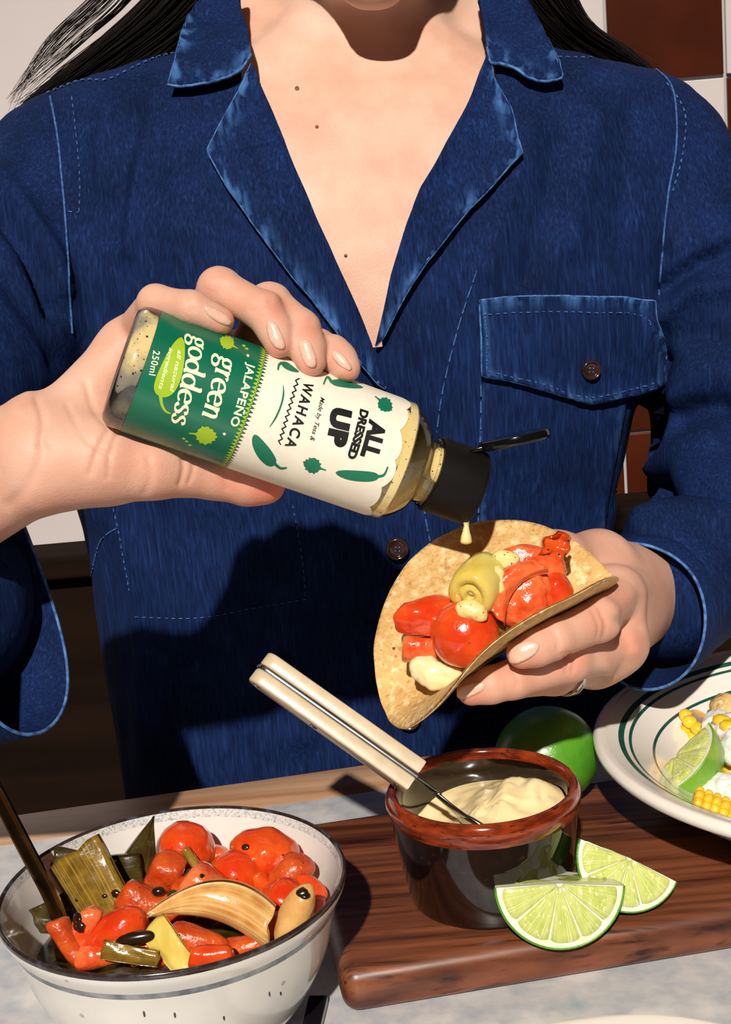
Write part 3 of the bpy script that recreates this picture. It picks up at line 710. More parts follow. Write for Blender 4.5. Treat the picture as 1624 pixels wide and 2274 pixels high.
def mm(p): return p/S                       # size on the photograph to metres at the bowl
# a bed of sauce and scraps under the visible pieces
v, f = lathe(crom([(0, .047), (.03, .047), (.055, .045), (.0635, .0425)], 6), 60, (bx, by, T)); v[:, 2] += .002*nz(v, 110)
tag(mk('vegetable_juices', v, f, MT['leekdark']), 'dark oily juices under the vegetables in the bowl', 'sauce')
veg('tomato', V_blob((mm(72),)*3, 1, .05), 412, 1890, .062, frame(0), 'tomato', 'round whole roast tomato at the back of the bowl', 'tomato')
veg('tomato', V_blob((mm(84), mm(58), mm(60)), 2, .12), 588, 1893, .066, frame(-12, 10), 'tomato2', 'collapsed roast tomato with one black speck on top', 'tomato', char=[(546, 1881, .0019)])
veg('tomato', V_blob((mm(66), mm(60), mm(60)), 3, .08), 528, 1945, .060, frame(-20), 'tomato', 'roast tomato under the collapsed one', 'tomato')
veg('carrot_chunk', V_chunk(mm(110), mm(44), 4, .85), 645, 1945, .060, frame(58, 10), 'carrot', 'upright carrot chunk by the right side of the bowl', 'carrot')
veg('carrot_chunk', V_chunk(mm(96), mm(46), 5, .9, .15), 372, 1938, .061, frame(70, 35), 'carrot', 'browned carrot chunk below the whole tomato', 'carrot')
veg('carrot_chunk', V_chunk(mm(150), mm(40), 6, .8), 340, 2003, .062, frame(-17, 5), 'carrot', 'long carrot chunk across the middle of the bowl', 'carrot', char=[(350, 1981, .0020)])
veg('carrot_chunk', V_chunk(mm(190), mm(52), 7, .62, .2), 500, 1985, .062, frame(-24, 8), 'pepper', 'large tapering carrot chunk with a pale cut face', 'carrot', char=[(544, 2003, .0014), (448, 1945, .0012)])
veg('carrot_chunk', V_chunk(mm(110), mm(40), 8, .8, .3), 572, 2030, .057, frame(-40, 15), 'carrot', 'carrot chunk between the onion and the right side', 'carrot')
veg('tomato', V_blob((mm(56), mm(66), mm(50)), 9, .1), 640, 2010, .057, frame(60), 'tomato', 'dark red roast tomato half beside a pale onion', 'tomato')
veg('tomato', V_blob((mm(34), mm(40), mm(30)), 10, .15), 688, 1978, .060, frame(50), 'tomato', 'small strip of tomato skin against the bowl wall', 'tomato')
veg('tomato', V_blob((mm(74), mm(46), mm(46)), 11, .08), 262, 2070, .064, frame(34, 10), 'tomato', 'long roast tomato half in front of the leek', 'tomato')
veg('carrot_chunk', V_chunk(mm(105), mm(30), 12, .8, .3), 190, 2063, .066, frame(64, 10), 'pepper', 'narrow carrot wedge with a charred corner', 'carrot', char=[(171, 2040, .0035), (176, 2058, .003)])
veg('carrot_chunk', V_chunk(mm(110), mm(26), 13, .7, .2), 152, 2092, .063, frame(-58, 5), 'carrot', 'slim carrot piece resting on the golden spoon', 'carrot')
veg('carrot_chunk', V_chunk(mm(140), mm(34), 14, .7, .3), 442, 2093, .060, frame(-12, 5), 'carrot', 'carrot chunk sheltered under the curled onion', 'carrot', char=[(392, 2078, .0014)])
veg('carrot_chunk', V_chunk(mm(90), mm(24), 15, .8, .3), 470, 2122, .062, frame(6, 5), 'tomato', 'low strip of pepper along the front rim', 'pepper')
veg('carrot_chunk', V_chunk(mm(80), mm(30), 16, .8, .3), 330, 2103, .060, frame(20, 5), 'pepper', 'stubby carrot piece near the front rim', 'carrot')
veg('leek_piece', V_sheet(mm(170), mm(150), 1.1, .0025, 1, .95, .05, twist=.1), 195, 1968, .068, frame(-58, 8, 10), 'leek', 'broad olive brown leek layer leaning on the bowl', 'leek', char=[(258, 1985, .0022), (232, 1990, .0012), (170, 1999, .001)])
veg('leek_piece', V_sheet(mm(150), mm(54), 1.6, .0025, 2, .6, .1), 185, 1908, .073, frame(-8, 8, -30), 'leekdark', 'blackened leek end poking over the rim', 'leek')
veg('leek_piece', V_sheet(mm(165), mm(110), .7, .002, 3, .5, .06, tip=lambda t: max(.05, 1-t**2.2)), 318, 1892, .070, frame(72, 5, 15), 'leekdark', 'dark pointed leek leaf standing at the back', 'leek')
veg('leek_piece', V_sheet(mm(96), mm(90), .6, .002, 4, .9, .06), 268, 1940, .064, frame(10, 5), 'leekdark', 'dark green leek scrap behind the long carrot', 'leek')
veg('leek_piece', V_sheet(mm(80), mm(26), 2.2, .0025, 5, .9, .05), 428, 1915, .066, frame(-48, 25), 'leek', 'small green leek stalk between tomato and carrot', 'leek')
veg('leek_piece', V_sheet(mm(150), mm(30), 1.2, .002, 6, .7, .1), 470, 1925, .064, frame(22, 10), 'leekdark', 'thin curled leek strip under the tomatoes', 'leek')
veg('leek_piece', V_sheet(mm(120), mm(44), 1.2, .002, 7, .8, .1), 288, 2122, .063, frame(-8, 5), 'leek', 'wet olive leek strip along the front rim', 'leek')
veg('leek_piece', V_sheet(mm(60), mm(120), .8, .002, 8, .8, .1), 112, 2030, .056, frame(-65, 5), 'leekdark', 'dark leek leaf behind the golden spoon', 'leek')
veg('onion_petal', V_sheet(mm(262), mm(118), 2.3, .003, 9, 1.0, .05, nu=28, nv=20, arch=mm(46), tip=lambda t: .12+.95*math.sin(min(1, t*1.05)*math.pi*.56)), 462, 2058, .070, frame(-8, 4, 8), 'onion', 'large golden curled onion petal lying on top', 'onion')
veg('onion_petal', V_sheet(mm(120), mm(70), 1.2, .0025, 10, .8, .1), 372, 2105, .064, frame(-50, 5), 'leekyellow', 'limp translucent onion flap beside the curled one', 'onion')
veg('onion_wedge', V_blob((mm(75), mm(34), mm(34)), 17, .08), 655, 2030, .067, frame(64, 10), 'onion', 'pale onion wedge with a burnt tip at the right rim', 'onion', char=[(672, 1982, .0028), (678, 1988, .0022)])
veg('leek_piece', V_sheet(mm(60), mm(24), 1.5, .002, 11, .9, .1), 530, 1876, .062, frame(60, 5), 'onion', 'little browned leek curl beside the speckled tomato', 'leek')
for k, (x, y, s, nm, lb) in enumerate([(305, 2083, (46, 15, 13), 'char_strip', 'black charred leek strip in front of the tomato half'), (352, 1980, (16, 11, 10), 'peppercorn', 'black peppercorn sitting on the long carrot'), (384, 1988, (13, 12, 11), 'caper', 'brown caper beside the black peppercorn')]):
    v, f = ICO[3]; veg(nm, (v*np.array([mm(q) for q in s]), f), x, y, .068, frame(10), 'char' if k != 2 else 'leekdark', lb, 'seasoning' if k else 'leek')
for k, (x, y, z, L_, r, an, m, nm, ct, lb) in enumerate([
    (425, 1968, .056, 90, 34, 30, 'carrot', 'carrot_chunk', 'carrot', 'carrot chunk half hidden behind the large tapering one'),
    (300, 2055, .056, 100, 34, -30, 'carrot', 'carrot_chunk', 'carrot', 'carrot chunk wedged between the leek and the onion petal'),
    (225, 2118, .058, 110, 28, 12, 'pepper', 'pepper_piece', 'pepper', 'red pepper piece by the front rim near the spoon'),
    (600, 2070, .056, 110, 34, 40, 'tomato2', 'pepper_piece', 'pepper', 'orange pepper piece under the pale onion wedge'),
    (540, 2105, .056, 110, 28, 14, 'carrot', 'carrot_chunk', 'carrot', 'carrot piece under the end of the curled onion'),
    (690, 2018, .054, 70, 30, 60, 'tomato2', 'pepper_piece', 'pepper', 'orange pepper scrap at the right bowl wall'),
    (480, 1908, .056, 70, 30, 10, 'pepper', 'pepper_piece', 'pepper', 'red pepper scrap between the two back tomatoes'),
    (385, 2120, .058, 90, 24, 8, 'tomato', 'pepper_piece', 'pepper', 'thin red pepper piece behind the front rim'),
    (585, 1962, .058, 60, 26, -50, 'tomato2', 'pepper_piece', 'pepper', 'ragged orange flesh hanging below the collapsed tomato')]):
    veg(nm, V_chunk(mm(L_), mm(r), 40+k, .75, .25, .95), x, y, z, frame(an, 6), m, lb, ct)
# golden spoon in the bowl
gs = empty('spoon', PZ(140, 2100, .05), 'dark golden spoon leaning over the rim of the white bowl', 'spoon')
pth = crom([PD(-60, 1665, .655), PD(0, 1775, .645), PD(60, 1890, .632), PD(108, 1980, .622), PD(131, 2040, .615), PD(140, 2085, .612), PD(158, 2135, .61)], 6)
wv = np.interp(np.linspace(0, 1, len(pth)), [0, .5, .72, .86, 1], [.0036, .0034, .0036, .0060, .0085]); tv_ = np.interp(np.linspace(0, 1, len(pth)), [0, .6, .8, 1], [.0026, .0024, .0016, .0009])
vv = []; g_ = np.gradient(pth, axis=0); sd = nrm(RT*.80+BK*.45+UP*.3)
for p_, w_, t_, tt in zip(pth, wv, tv_, g_):
    t = nrm(tt); n_ = nrm(sd-t*(sd@t)); b_ = np.cross(n_, t)
    for k in range(12):
        a = 2*math.pi*(k+.5)/12; ca, sa = math.cos(a), math.sin(a); vv.append(p_+n_*np.sign(ca)*abs(ca)**.5*w_+b_*np.sign(sa)*abs(sa)**.5*t_)
mk('handle', vv, grid_faces(len(pth), 12, cv=True)+[tuple(range(12))[::-1]], MT['gold'], gs, sharp=35)
t = nrm(pth[-1]-pth[-3]); n_ = nrm(sd-t*(sd@t)); fr = np.stack([t, n_, np.cross(t, n_)], 1)
v, f, _ = V_sheet(.052, .030, 1.1, .0012, 3, 1, 0, tip=lambda t: math.sqrt(max(.02, 1-(2*t-1)**2))); mk('spoon_bowl', put(v, fr, pth[-1]+t*.018-fr[:, 2]*.001), f, MT['gold'], gs)
# ---------------------------------------------------------------- bottle of dressing
BR = .0275
BA, BB = PD(267, 808, .612), PD(1058, 1086, .647)             # base centre, open end of the cap
BZ = nrm(BB-BA); BLEN = np.linalg.norm(BB-BA)
_vr = nrm((BA+BB)/2-CAM); BY = nrm(_vr-BZ*(_vr@BZ)); BX = np.cross(BY, BZ)
BF = np.stack([BX, BY, BZ], 1)
def bw_(v): return np.asarray(v)@BF.T+BA
def blocal(px, py, R=BR):
    """where the line of sight meets the bottle: arc length round it, height above its base"""
    o = (CAM-BA)@BF; d = nrm(ray(px, py))@BF
    a = d[0]**2+d[1]**2; b = 2*(o[0]*d[0]+o[1]*d[1]); c = o[0]**2+o[1]**2-R*R; q = b*b-4*a*c
    t = (-b-math.sqrt(max(q, 0)))/(2*a); p = o+d*t; return np.array([R*math.atan2(p[0], -p[1]), p[2]])
def wrap(u, z, R): return np.stack([R*np.sin(u/BR), -R*np.cos(u/BR), z], -1)
bottle = empty('sauce_bottle', BA+BZ*0, 'tilted clear squeeze bottle of speckled dressing with green and cream label', 'bottle')
zs = [np.dot(PD(x, y, .635)-BA, BZ) for x, y in ((930, 1000), (985, 1040))]
ZG0, ZG1 = blocal(325, 800)[1], blocal(566, 885)[1]             # green label
ZC1 = blocal(893, 985)[1]                                       # end of the cream label
ZS, ZN = ZC1+.0135, ZC1+.0215                                   # shoulder, neck end
CAP0, CAP1 = BLEN-.0225, BLEN
prof = crom([(0, .0095), (.008, .0085), (.015, .0035), (.0205, .0004), (.0240, .0006), (.0266, .0035), (.0272, .008), (BR-.0002, ZG0)], 6)
v, f = lathe(prof, 72); mk('bottle_base', bw_(v), f, MT['bbase'], bottle)
prof = crom([(BR-.0002, ZG0), (BR-.0002, ZC1-.004), (.0269, ZC1+.002), (.0248, ZC1+.0086), (.0200, ZC1+.0143), (.0154, ZS+.0032), (.0142, ZS+.0058), (.0141, CAP0+.003)], 8)
v, f = lathe(prof, 72); mk('dressing', bw_(v), f, MT['bsauce'], bottle)
prof = crom([(BR, ZC1-.008), (BR, ZC1-.004), (.0272, ZC1+.002), (.0252, ZC1+.0088), (.0205, ZC1+.0146), (.0160, ZS+.0035), (.0148, ZS+.006), (.0146, CAP0+.003)], 8)
v, f = lathe(prof, 72); mk('clear_shoulder', bw_(v), f, MT['clear'], bottle)
prof = crom([(.0, .0090), (.008, .0080), (.015, .0030), (.0205, -.0002), (.0243, 0), (.0270, .003), (.0276, .008), (BR, ZG0)], 6)
v, f = lathe(prof, 72); mk('clear_base', bw_(v), f, MT['clear'], bottle)
v, f = lathe([(.0150, CAP0-.0018), (.0158, CAP0-.0016), (.0158, CAP0-.0004), (.0150, CAP0)], 48); mk('neck_ring', bw_(v), f, MT['clear'], bottle)
# cap with fine ribs
n = 180; v = []
pc_ = [(.0150, CAP0), (.0166, CAP0), (.0172, CAP0+.0006), (.0172, CAP1-.0022), (.0168, CAP1-.0008), (.0160, CAP1), (.0, CAP1)]
for i in range(n):
    a = 2*math.pi*i/n; k = 1.008 if i % 2 else 1.0
    for r, z in pc_: v.append((r*(k if r > .0165 else 1)*math.sin(a), -r*(k if r > .0165 else 1)*math.cos(a), z))
cap = mk('cap', bw_(v), grid_faces(n, len(pc_), cu=True), MT['cap'], bottle, sharp=40)
v, f = lathe([(0, CAP1+.0035), (.003, CAP1+.0035), (.0036, CAP1+.0028), (.0042, CAP1)], 24); mk('nozzle', bw_(v), f, MT['capgloss'], cap)
# opened lid
ha, hb = PD(1064, 992, .640), PD(1222, 957, .638); lx = nrm(hb-ha); ln = nrm(UP*.985+BK*.10-RT*.0); ln = nrm(ln-lx*(ln@lx)); ly = np.cross(ln, lx); Ll = np.linalg.norm(hb-ha)
v, f = lathe(crom([(0, .0018), (.0140, .0018), (.0158, .0012), (.0160, -.0006), (.0156, -.0022), (.0145, -.0024), (.0142, -.0005), (0, -.0004)], 3), 56)
v[:, 0] *= (Ll/2)/.016; v[:, 1] *= .9; lid = mk('lid', put(v, np.stack([lx, ly, ln], 1), (ha+hb)/2), f, MT['capgloss'], bottle, sharp=50)
v, f = rbox(.010, .010, .0022, .0008); mk('hinge', put(v, np.stack([lx, ly, ln], 1), ha+lx*.001-ln*.0008), f, MT['capgloss'], lid)
# label: green lower half and cream upper half meet in a zigzag
NZ = 92
def zig(i): return .0011*(1 if i % 2 else -1)
def ring_strip(lo_fn, hi_fn, R, n, m=5):
    v = []
    for i in range(n):
        u = 2*math.pi*BR*i/n
        for k in range(m): z = lo_fn(i)+(hi_fn(i)-lo_fn(i))*k/(m-1); v.append(wrap(u, z, R))
    return np.array(v), grid_faces(n, m, cu=True)
v, f = ring_strip(lambda i: ZG0, lambda i: ZG1+zig(i), BR+.00012, NZ*2); glab = mk('green_label', bw_(v), f, MT['lgreen'], bottle)
NS = 360
scal = lambda i: ZC1-.0016+.0022*abs(math.sin(13*math.pi*i/NS))**.7+.0009*math.sin(5*2*math.pi*i/NS+1)
v, f = ring_strip(lambda i: ZG1-.0014, scal, BR+.00006, NS, 9); clab = mk('cream_label', bw_(v), f, MT['lcream'], bottle)
# zigzag trims
v, f = ring_strip(lambda i: ZG1+zig(i)-.0017, lambda i: ZG1+zig(i)-.0009+(.0010 if i % 2 == 0 else -.0004), BR+.0002, NZ*2, 2); mk('zigzag_trim', bw_(v), f, MT['llime'], glab)
v, f = ring_strip(lambda i: ZG1+zig(i)-.00012, lambda i: ZG1+zig(i)+.0003, BR+.0002, NZ*2, 2); mk('zigzag_line', bw_(v), f, MT['lbrown'], glab)
def fine(P, Fc, mx=.0016):
    bm = bmesh.new(); vs = [bm.verts.new((p[0], p[1], 0)) for p in P]
    for q in Fc:
        try: bm.faces.new([vs[i] for i in q])
        except ValueError: pass
    bmesh.ops.triangulate(bm, faces=bm.faces)
    for _ in range(5):
        e = [q for q in bm.edges if abs(q.verts[0].co.x-q.verts[1].co.x) > mx]
        if not e: break
        bmesh.ops.subdivide_edges(bm, edges=e, cuts=1); bmesh.ops.triangulate(bm, faces=[q for q in bm.faces if len(q.verts) > 3])
    bm.verts.index_update(); P = np.array([q.co[:2] for q in bm.verts]); Fc = [tuple(i.index for i in q.verts) for q in bm.faces]; bm.free(); return P, Fc
def on_label(name, P, Fc, m, parent, lift=.00026):
    P, Fc = fine(P, Fc); X = bw_(wrap(P[:, 0], P[:, 1], BR+lift))
    ff = []
    for q in Fc:
        a = X[list(q)]; c = a.mean(0); out = (c-BA)-BZ*((c-BA)@BZ); ff.append(q if np.cross(a[1]-a[0], a[2]-a[0])@out > 0 else q[::-1])
    return mk(name, X, ff, m, parent)
DG = bpy.context.evaluated_depsgraph_get
def text2d(s, bold=0, shear=0, spacing=1):
    cu = bpy.data.curves.new('t', 'FONT'); cu.body = s; cu.size = 1; cu.offset = bold; cu.shear = shear; cu.space_character = spacing; cu.resolution_u = 4
    o = bpy.data.objects.new('t', cu); COL.objects.link(o); bpy.context.view_layer.update()
    me = o.evaluated_get(DG()).to_mesh(); P = np.array([q.co[:2] for q in me.vertices]); Fc = [tuple(p.vertices) for p in me.polygons]
    o.evaluated_get(DG()).to_mesh_clear(); bpy.data.objects.remove(o); bpy.data.curves.remove(cu); return P, Fc
def place_text(P, S_, E_, hpx, cap):
    """baseline from the picture point S_ to E_, letter height given on the picture"""
    a, b = blocal(*S_), blocal(*E_); d = b-a; L = np.linalg.norm(d); d = d/L; nn = np.array([-d[1], d[0]])
    x0, x1 = P[:, 0].min(), P[:, 0].max(); x = (P[:, 0]-x0)/(x1-x0)*L; y = P[:, 1]/cap*hpx*.634/F
    return a+x[:, None]*d+y[:, None]*nn
def label_text(name, s, S_, E_, h, m, parent, bold=0, shear=0, spacing=1):
    P, Fc = text2d(s, bold, shear, spacing); return on_label(name, place_text(P, S_, E_, h, .69+2*bold), Fc, MT[m], parent)
label_text('lettering', 'ALL', (823, 930), (802, 1012), 40, 'lblack', clab, .06, 0, 1.02)
label_text('lettering', 'DRESSED', (801, 908), (771, 1016), 20, 'lblack', clab, .055, 0, 1.0)
label_text('lettering', 'U', (741, 903), (733, 948), 47, 'lblack', clab, .085)
label_text('lettering', 'P', (735, 951), (727, 987), 45, 'lblack', clab, .085)
label_text('lettering', 'Made by Tess &', (712, 882), (688, 977), 10, 'lblack', clab, .006, .25)
label_text('lettering', 'WAHACA', (675, 848), (633, 990), 23, 'lblack', clab, .028, .06, 1.3)
label_text('lettering', 'JALAPEÑO', (550, 806), (511, 944), 18, 'lwhite', glab, .028, 0, 1.1)
label_text('lettering', '250ml', (341, 778), (331, 832), 14, 'lwhite', glab, .012, 0, 1.1)
# rounded old-style letters drawn with a broad pen
GL = {'o': ([[(.42+.36*math.cos(a), .5+.5*math.sin(a)) for a in np.linspace(0, 2*math.pi, 25)]], .86),
      'e': ([[(.14, .50), (.45, .55), (.72, .60), (.70, .86), (.45, 1.0), (.16, .82), (.06, .45), (.22, .08), (.5, .0), (.76, .16)]], .80),
      'n': ([[(.02, .95), (.17, .98), (.18, .6), (.17, .0)], [(.03, .02), (.32, .02)], [(.18, .66), (.36, .95), (.60, .96), (.70, .7), (.69, .3), (.69, 0)], [(.56, .02), (.86, .02)]], .90),
      'r': ([[(.02, .95), (.17, .98), (.18, .6), (.17, .0)], [(.03, .02), (.36, .02)], [(.18, .62), (.32, .92), (.5, 1.0), (.62, .9)]], .66),
      'd': ([[(.40+.34*math.cos(a), .48+.48*math.sin(a)) for a in np.linspace(0, 2*math.pi, 25)], [(.60, 1.52), (.74, 1.55), (.74, .9), (.74, .2), (.80, .0), (.92, .04)]], .92),
      's': ([[(.62, .78), (.50, .98), (.28, .98), (.12, .80), (.24, .60), (.48, .45), (.62, .26), (.50, .03), (.24, .0), (.06, .2)]], .70),
      'g': ([[(.38+.27*math.cos(a), .68+.31*math.sin(a)) for a in np.linspace(0, 2*math.pi, 25)], [(.58, .92), (.72, 1.02), (.82, .96)],
             [(.22, .40), (.10, .22), (.26, .08), (.56, .04), (.76, -.12), (.68, -.36), (.38, -.46), (.10, -.34), (.08, -.14), (.26, .02)]], .84)}
def pen_word(s, thick=.25, thin=.10, ang=35, gap=.04, shear=.06):
    parts = []; x0 = 0
    for ch in s:
        st, adv = GL[ch]
        for q in st:
            p = crom(q, 5) if len(q) > 2 and len(q) < 20 else np.array(q, float)
            t = np.gradient(p, axis=0); t /= np.linalg.norm(t, axis=1)[:, None]+1e-9
            wv_ = thin+(thick-thin)*np.abs(np.sin(np.arctan2(t[:, 1], t[:, 0])-math.radians(ang)*.35)); nn = np.stack([-t[:, 1], t[:, 0]], 1)
            L_ = p+nn*wv_[:, None]/2; R_ = p-nn*wv_[:, None]/2; V_ = np.vstack([L_, R_]); k = len(p)
            V_[:, 0] += x0+shear*V_[:, 1]
            parts.append((np.c_[V_, np.zeros(len(V_))], [(i, i+1, k+i+1, k+i) for i in range(k-1)]))
        x0 += adv+gap
    V_, Fc = join(parts); return V_[:, :2], Fc
for s, a, b, h in (('goddess', (425, 744), (380, 938), 27), ('green', (487, 788), (449, 922), 29)):
    P, Fc = pen_word(s); on_label('lettering', place_text(P, a, b, h, 1.0), Fc, MT['lwhite'], glab)
def decal(name, pts, m, parent, lift=.00022, sm=True):
    poly = np.array([blocal(*q) for q in (crom(pts, 4, closed=True) if sm else pts)]); P, Fc, _ = tri2d(poly, .0012); return on_label(name, P, Fc, MT[m], parent, lift)
def stroke(name, pts, wpx, m, parent, lift=.00024):
    p = crom(pts, 6); t = np.gradient(p, axis=0); t /= np.linalg.norm(t, axis=1)[:, None]; nn = np.stack([-t[:, 1], t[:, 0]], 1); k = len(p)
    wv_ = np.interp(np.linspace(0, 1, k), np.linspace(0, 1, len(wpx)), wpx)[:, None]/2
    q = np.vstack([p+nn*wv_, p-nn*wv_]); return on_label(name, np.array([blocal(*i) for i in q]), [(i, i+1, k+i+1, k+i) for i in range(k-1)], MT[m], parent, lift)
def cr(pts): return [(300+x/1.98, 660+y/1.98) for x, y in pts]
pod = decal('printed_chilli', cr([(205, 178), (219, 215), (214, 300), (196, 375), (165, 425), (128, 440), (97, 428), (83, 400), (92, 355), (125, 280), (158, 220), (182, 190)]), 'llime', glab)
stroke('printed_stem', cr([(112, 425), (118, 470), (135, 500), (157, 510)]), (9, 6, 5, 3), 'llime', glab)
label_text('lettering', 'all natural', *cr([(189, 232), (152, 414)]), 9, 'lwhite', glab, .012, .25)
label_text('lettering', 'ingredients', *cr([(151, 222), (103, 402)]), 9, 'lwhite', glab, .012, .25)
for x, y in ((496, 259), (393, 600)):
    a, b = cr([(x, y)])[0]; decal('printed_diamond', [(a-4, b-2), (a+1, b-4), (a+4, b+2), (a-1, b+4)], 'lwhite', glab, .00026, False)
def leaf(cx_, cy_, ang, s, m, parent):
    base = [(-58, 3), (-34, 3), (-22, 10), (-26, 22), (-14, 22), (-10, 36), (4, 30), (14, 40), (22, 28), (38, 30), (36, 18), (52, 16), (48, 6), (62, 0), (48, -6), (52, -16), (36, -18), (38, -30), (22, -28), (14, -40), (4, -30), (-10, -36), (-14, -22), (-26, -22), (-22, -10), (-34, -3), (-58, -3)]
    c_, s_ = math.cos(math.radians(ang)), math.sin(math.radians(ang))
    q = [(cx_+s*(x*c_-y*s_), cy_+s*(x*s_+y*c_)) for x, y in base]; decal('printed_leaf', cr(q), m, parent, .00022, False)
leaf(300, 605, 8, 1.1, 'llime', glab); leaf(412, 205, -150, .8, 'llime', glab); leaf(790, 742, -160, .95, 'lprint', clab); leaf(1092, 468, 40, .85, 'lprint', clab)
for x, y in ((228, 632), (242, 648), (215, 620), (478, 215), (490, 228)):
    a, b = cr([(x, y)])[0]; decal('printed_drop', [(a-5, b), (a, b-3), (a+5, b+1), (a, b+3)], 'llime', glab)
def chilli(pts, stem, parent): decal('printed_chilli', cr(pts), 'lprint', parent); stroke('printed_stem', cr(stem), (7, 5, 3), 'lprint', parent)
chilli([(525, 603), (545, 612), (585, 655), (610, 690), (622, 720), (605, 742), (575, 735), (540, 700), (518, 655), (515, 620)], [(612, 728), (640, 750), (668, 748)], clab)
chilli([(882, 770), (910, 760), (980, 762), (1045, 768), (1070, 780), (1066, 800), (1030, 810), (960, 806), (905, 790)], [(1066, 788), (1095, 780), (1112, 745)], clab)
chilli([(862, 368), (900, 362), (950, 375), (1004, 398), (960, 402), (900, 395), (868, 385)], [(865, 376), (845, 352), (828, 385)], clab)
chilli([(640, 288), (665, 286), (700, 310), (722, 330), (690, 328), (655, 312)], [(644, 290), (632, 300), (628, 322)], clab)
stroke('printed_line', cr([(651, 387), (652, 430), (640, 480), (618, 530), (592, 570)]), (1, 4, 4, 4, 1), 'lprint', clab)
zp = []
A_, B_ = np.array(cr([(716, 356)])[0]), np.array(cr([(634, 646)])[0]); d_ = (B_-A_)/np.linalg.norm(B_-A_); n2 = np.array([-d_[1], d_[0]])
for i in range(23): zp.append(A_+(B_-A_)*i/22+n2*(3.6 if i % 2 else -3.6))
q = np.array(zp); wv_ = n2*0+d_*0
P = np.vstack([q+n2*2.0, q-n2*2.0]); on_label('printed_zigzag', np.array([blocal(*i) for i in P]), [(i, i+1, 23+i+1, 23+i) for i in range(22)], MT['lblack'], clab)
# dressing falling from the cap
dp = [PD(x, y, .642) for x, y in ((1028, 1140), (1034, 1152), (1036, 1166), (1035.5, 1182), (1035.5, 1195), (1035.5, 1204), (1035.5, 1209))]
v, f = tube(crom(dp, 5), np.interp(np.linspace(0, 1, 31), [0, .12, .35, .62, .82, .95, 1], [.0022, .0020, .0011, .0024, .0027, .0018, .0003]), 16)
tag(mk('dressing_drip', v, f, MT['sauce']), 'pale drip of dressing falling from the black bottle cap', 'sauce')
# ---------------------------------------------------------------- taco
TO = PD(1116, 1438, .672); RTO = .0635
te1 = nrm(RT*.856+UP*.517+FW*.06); te3 = nrm(BK-te1*(BK@te1)); te2 = np.cross(te3, te1)
if te2@UP < 0: te2 = -te2
RB = .013
phb, phf = math.radians(97), math.radians(66)
def fold(s, RB, af):
    """cross-section of the folded tortilla: s<0 the far half, s>0 the near flap; returns (e2, e3)"""
    ab = math.radians(73); lb = RB*ab; af = math.radians(af)   # how far each side turns up from the bottom
    if s < 0:
        a = min(-s, lb)/RB; y, z = RB*(1-math.cos(a)), -RB*math.sin(a); e = max(-s-lb, 0); y += e*math.sin(ab); z += -e*math.cos(ab)
    else:
        af = af if abs(af) > 1e-3 else 1e-3; lf = RB*abs(af)+1e-6; k = af/lf; q = min(s, lf)
        y, z = (1-math.cos(k*q))/k, math.sin(k*q)/k; e = max(s-lf, 0); y += e*math.sin(af); z += e*math.cos(af)
    return y, z
# tilt of the whole cross-section about the fold
tt = math.radians(20)
def tpos(t, s, lift=0):
    RB_ = .012+.017*max(0, -t/RTO)**1.4; u = min(1, max(0, -t/RTO)); A_ = (RB_, 33-30*u**2.2)
    y, z = fold(s, *A_); dy = (np.array(fold(s+1e-4, *A_))-np.array(fold(s-1e-4, *A_))); n = np.array([dy[1], -dy[0]]); n = n/np.linalg.norm(n)
    y += n[0]*lift; z += n[1]*lift
    yy = y*math.cos(tt)-z*math.sin(tt)*1.0; zz = y*math.sin(tt)+z*math.cos(tt)
    return TO+te1*t+te2*yy+te3*zz
nr, na = 34, 120; th = .0022; top, bot = [], []
for i in range(nr):
    for j in range(na):
        a = 2*math.pi*j/na; rr = RTO*(1+.008*noise.noise(Vector((math.cos(a)*6, math.sin(a)*6, 2))))*(i+.001)/(nr-1)
        t, s = rr*math.cos(a), rr*math.sin(a); wv_ = .0016*noise.noise(Vector((t*28, s*28, 3)))*(rr/RTO)
        # the near flap droops at its left, opens at its right
        ed = 1-.75*max(0, (rr/RTO-.97)/.03)
        top.append(tpos(t, s, wv_+th/2*ed)); bot.append(tpos(t, s, wv_-th/2*ed))
n = len(top); f1 = grid_faces(nr, na, cv=True); f = f1+[tuple(n+i for i in q[::-1]) for q in f1]
for j in range(na): a, b = (nr-1)*na+j, (nr-1)*na+(j+1) % na; f.append((a, b, n+b, n+a))
tv2 = np.array(top+bot); tort = mk('tortilla', tv2, f, MT['tortilla']); tag(tort, 'folded soft corn tortilla held open with vegetable filling', 'tortilla')
TTREE = bvh(tv2, f)
GT = 'filling of the taco'; S2 = 3158/.655
def m2(p): return p/S2
def tfill(name, vf, px, py, d, fr, m, label, cat): return veg(name, vf, px, py, 0, fr, m, label, cat, (), GT, depth=d)
tfill('tomato', V_blob((m2(76), m2(74), m2(64)), 21, .04, fine=.004), 1032, 1408, .646, frame(-20), 'tomato', 'shiny cherry tomato half in the taco', 'tomato')
tfill('pepper_piece', V_blob((m2(78), m2(46), m2(34)), 22, .2), 955, 1368, .656, frame(8, -8), 'tomato', 'flat red pepper piece left of the cherry tomato in the taco', 'pepper')
tfill('carrot_piece', V_chunk(m2(84), m2(30), 23, .9, .1), 935, 1440, .659, frame(2, 0), 'pepper', 'small orange carrot baton above the mayonnaise in the taco', 'carrot')
rl = np.array([(0, -.40), (.14, -.40), (.18, -.47), (.36, -.50), (.42, -.44), (.50, -.43), (.56, -.50), (.84, -.50), (.95, -.44), (1.0, -.3), (1.03, 0), (1.0, .3), (.92, .45), (.7, .5), (0, .5)])
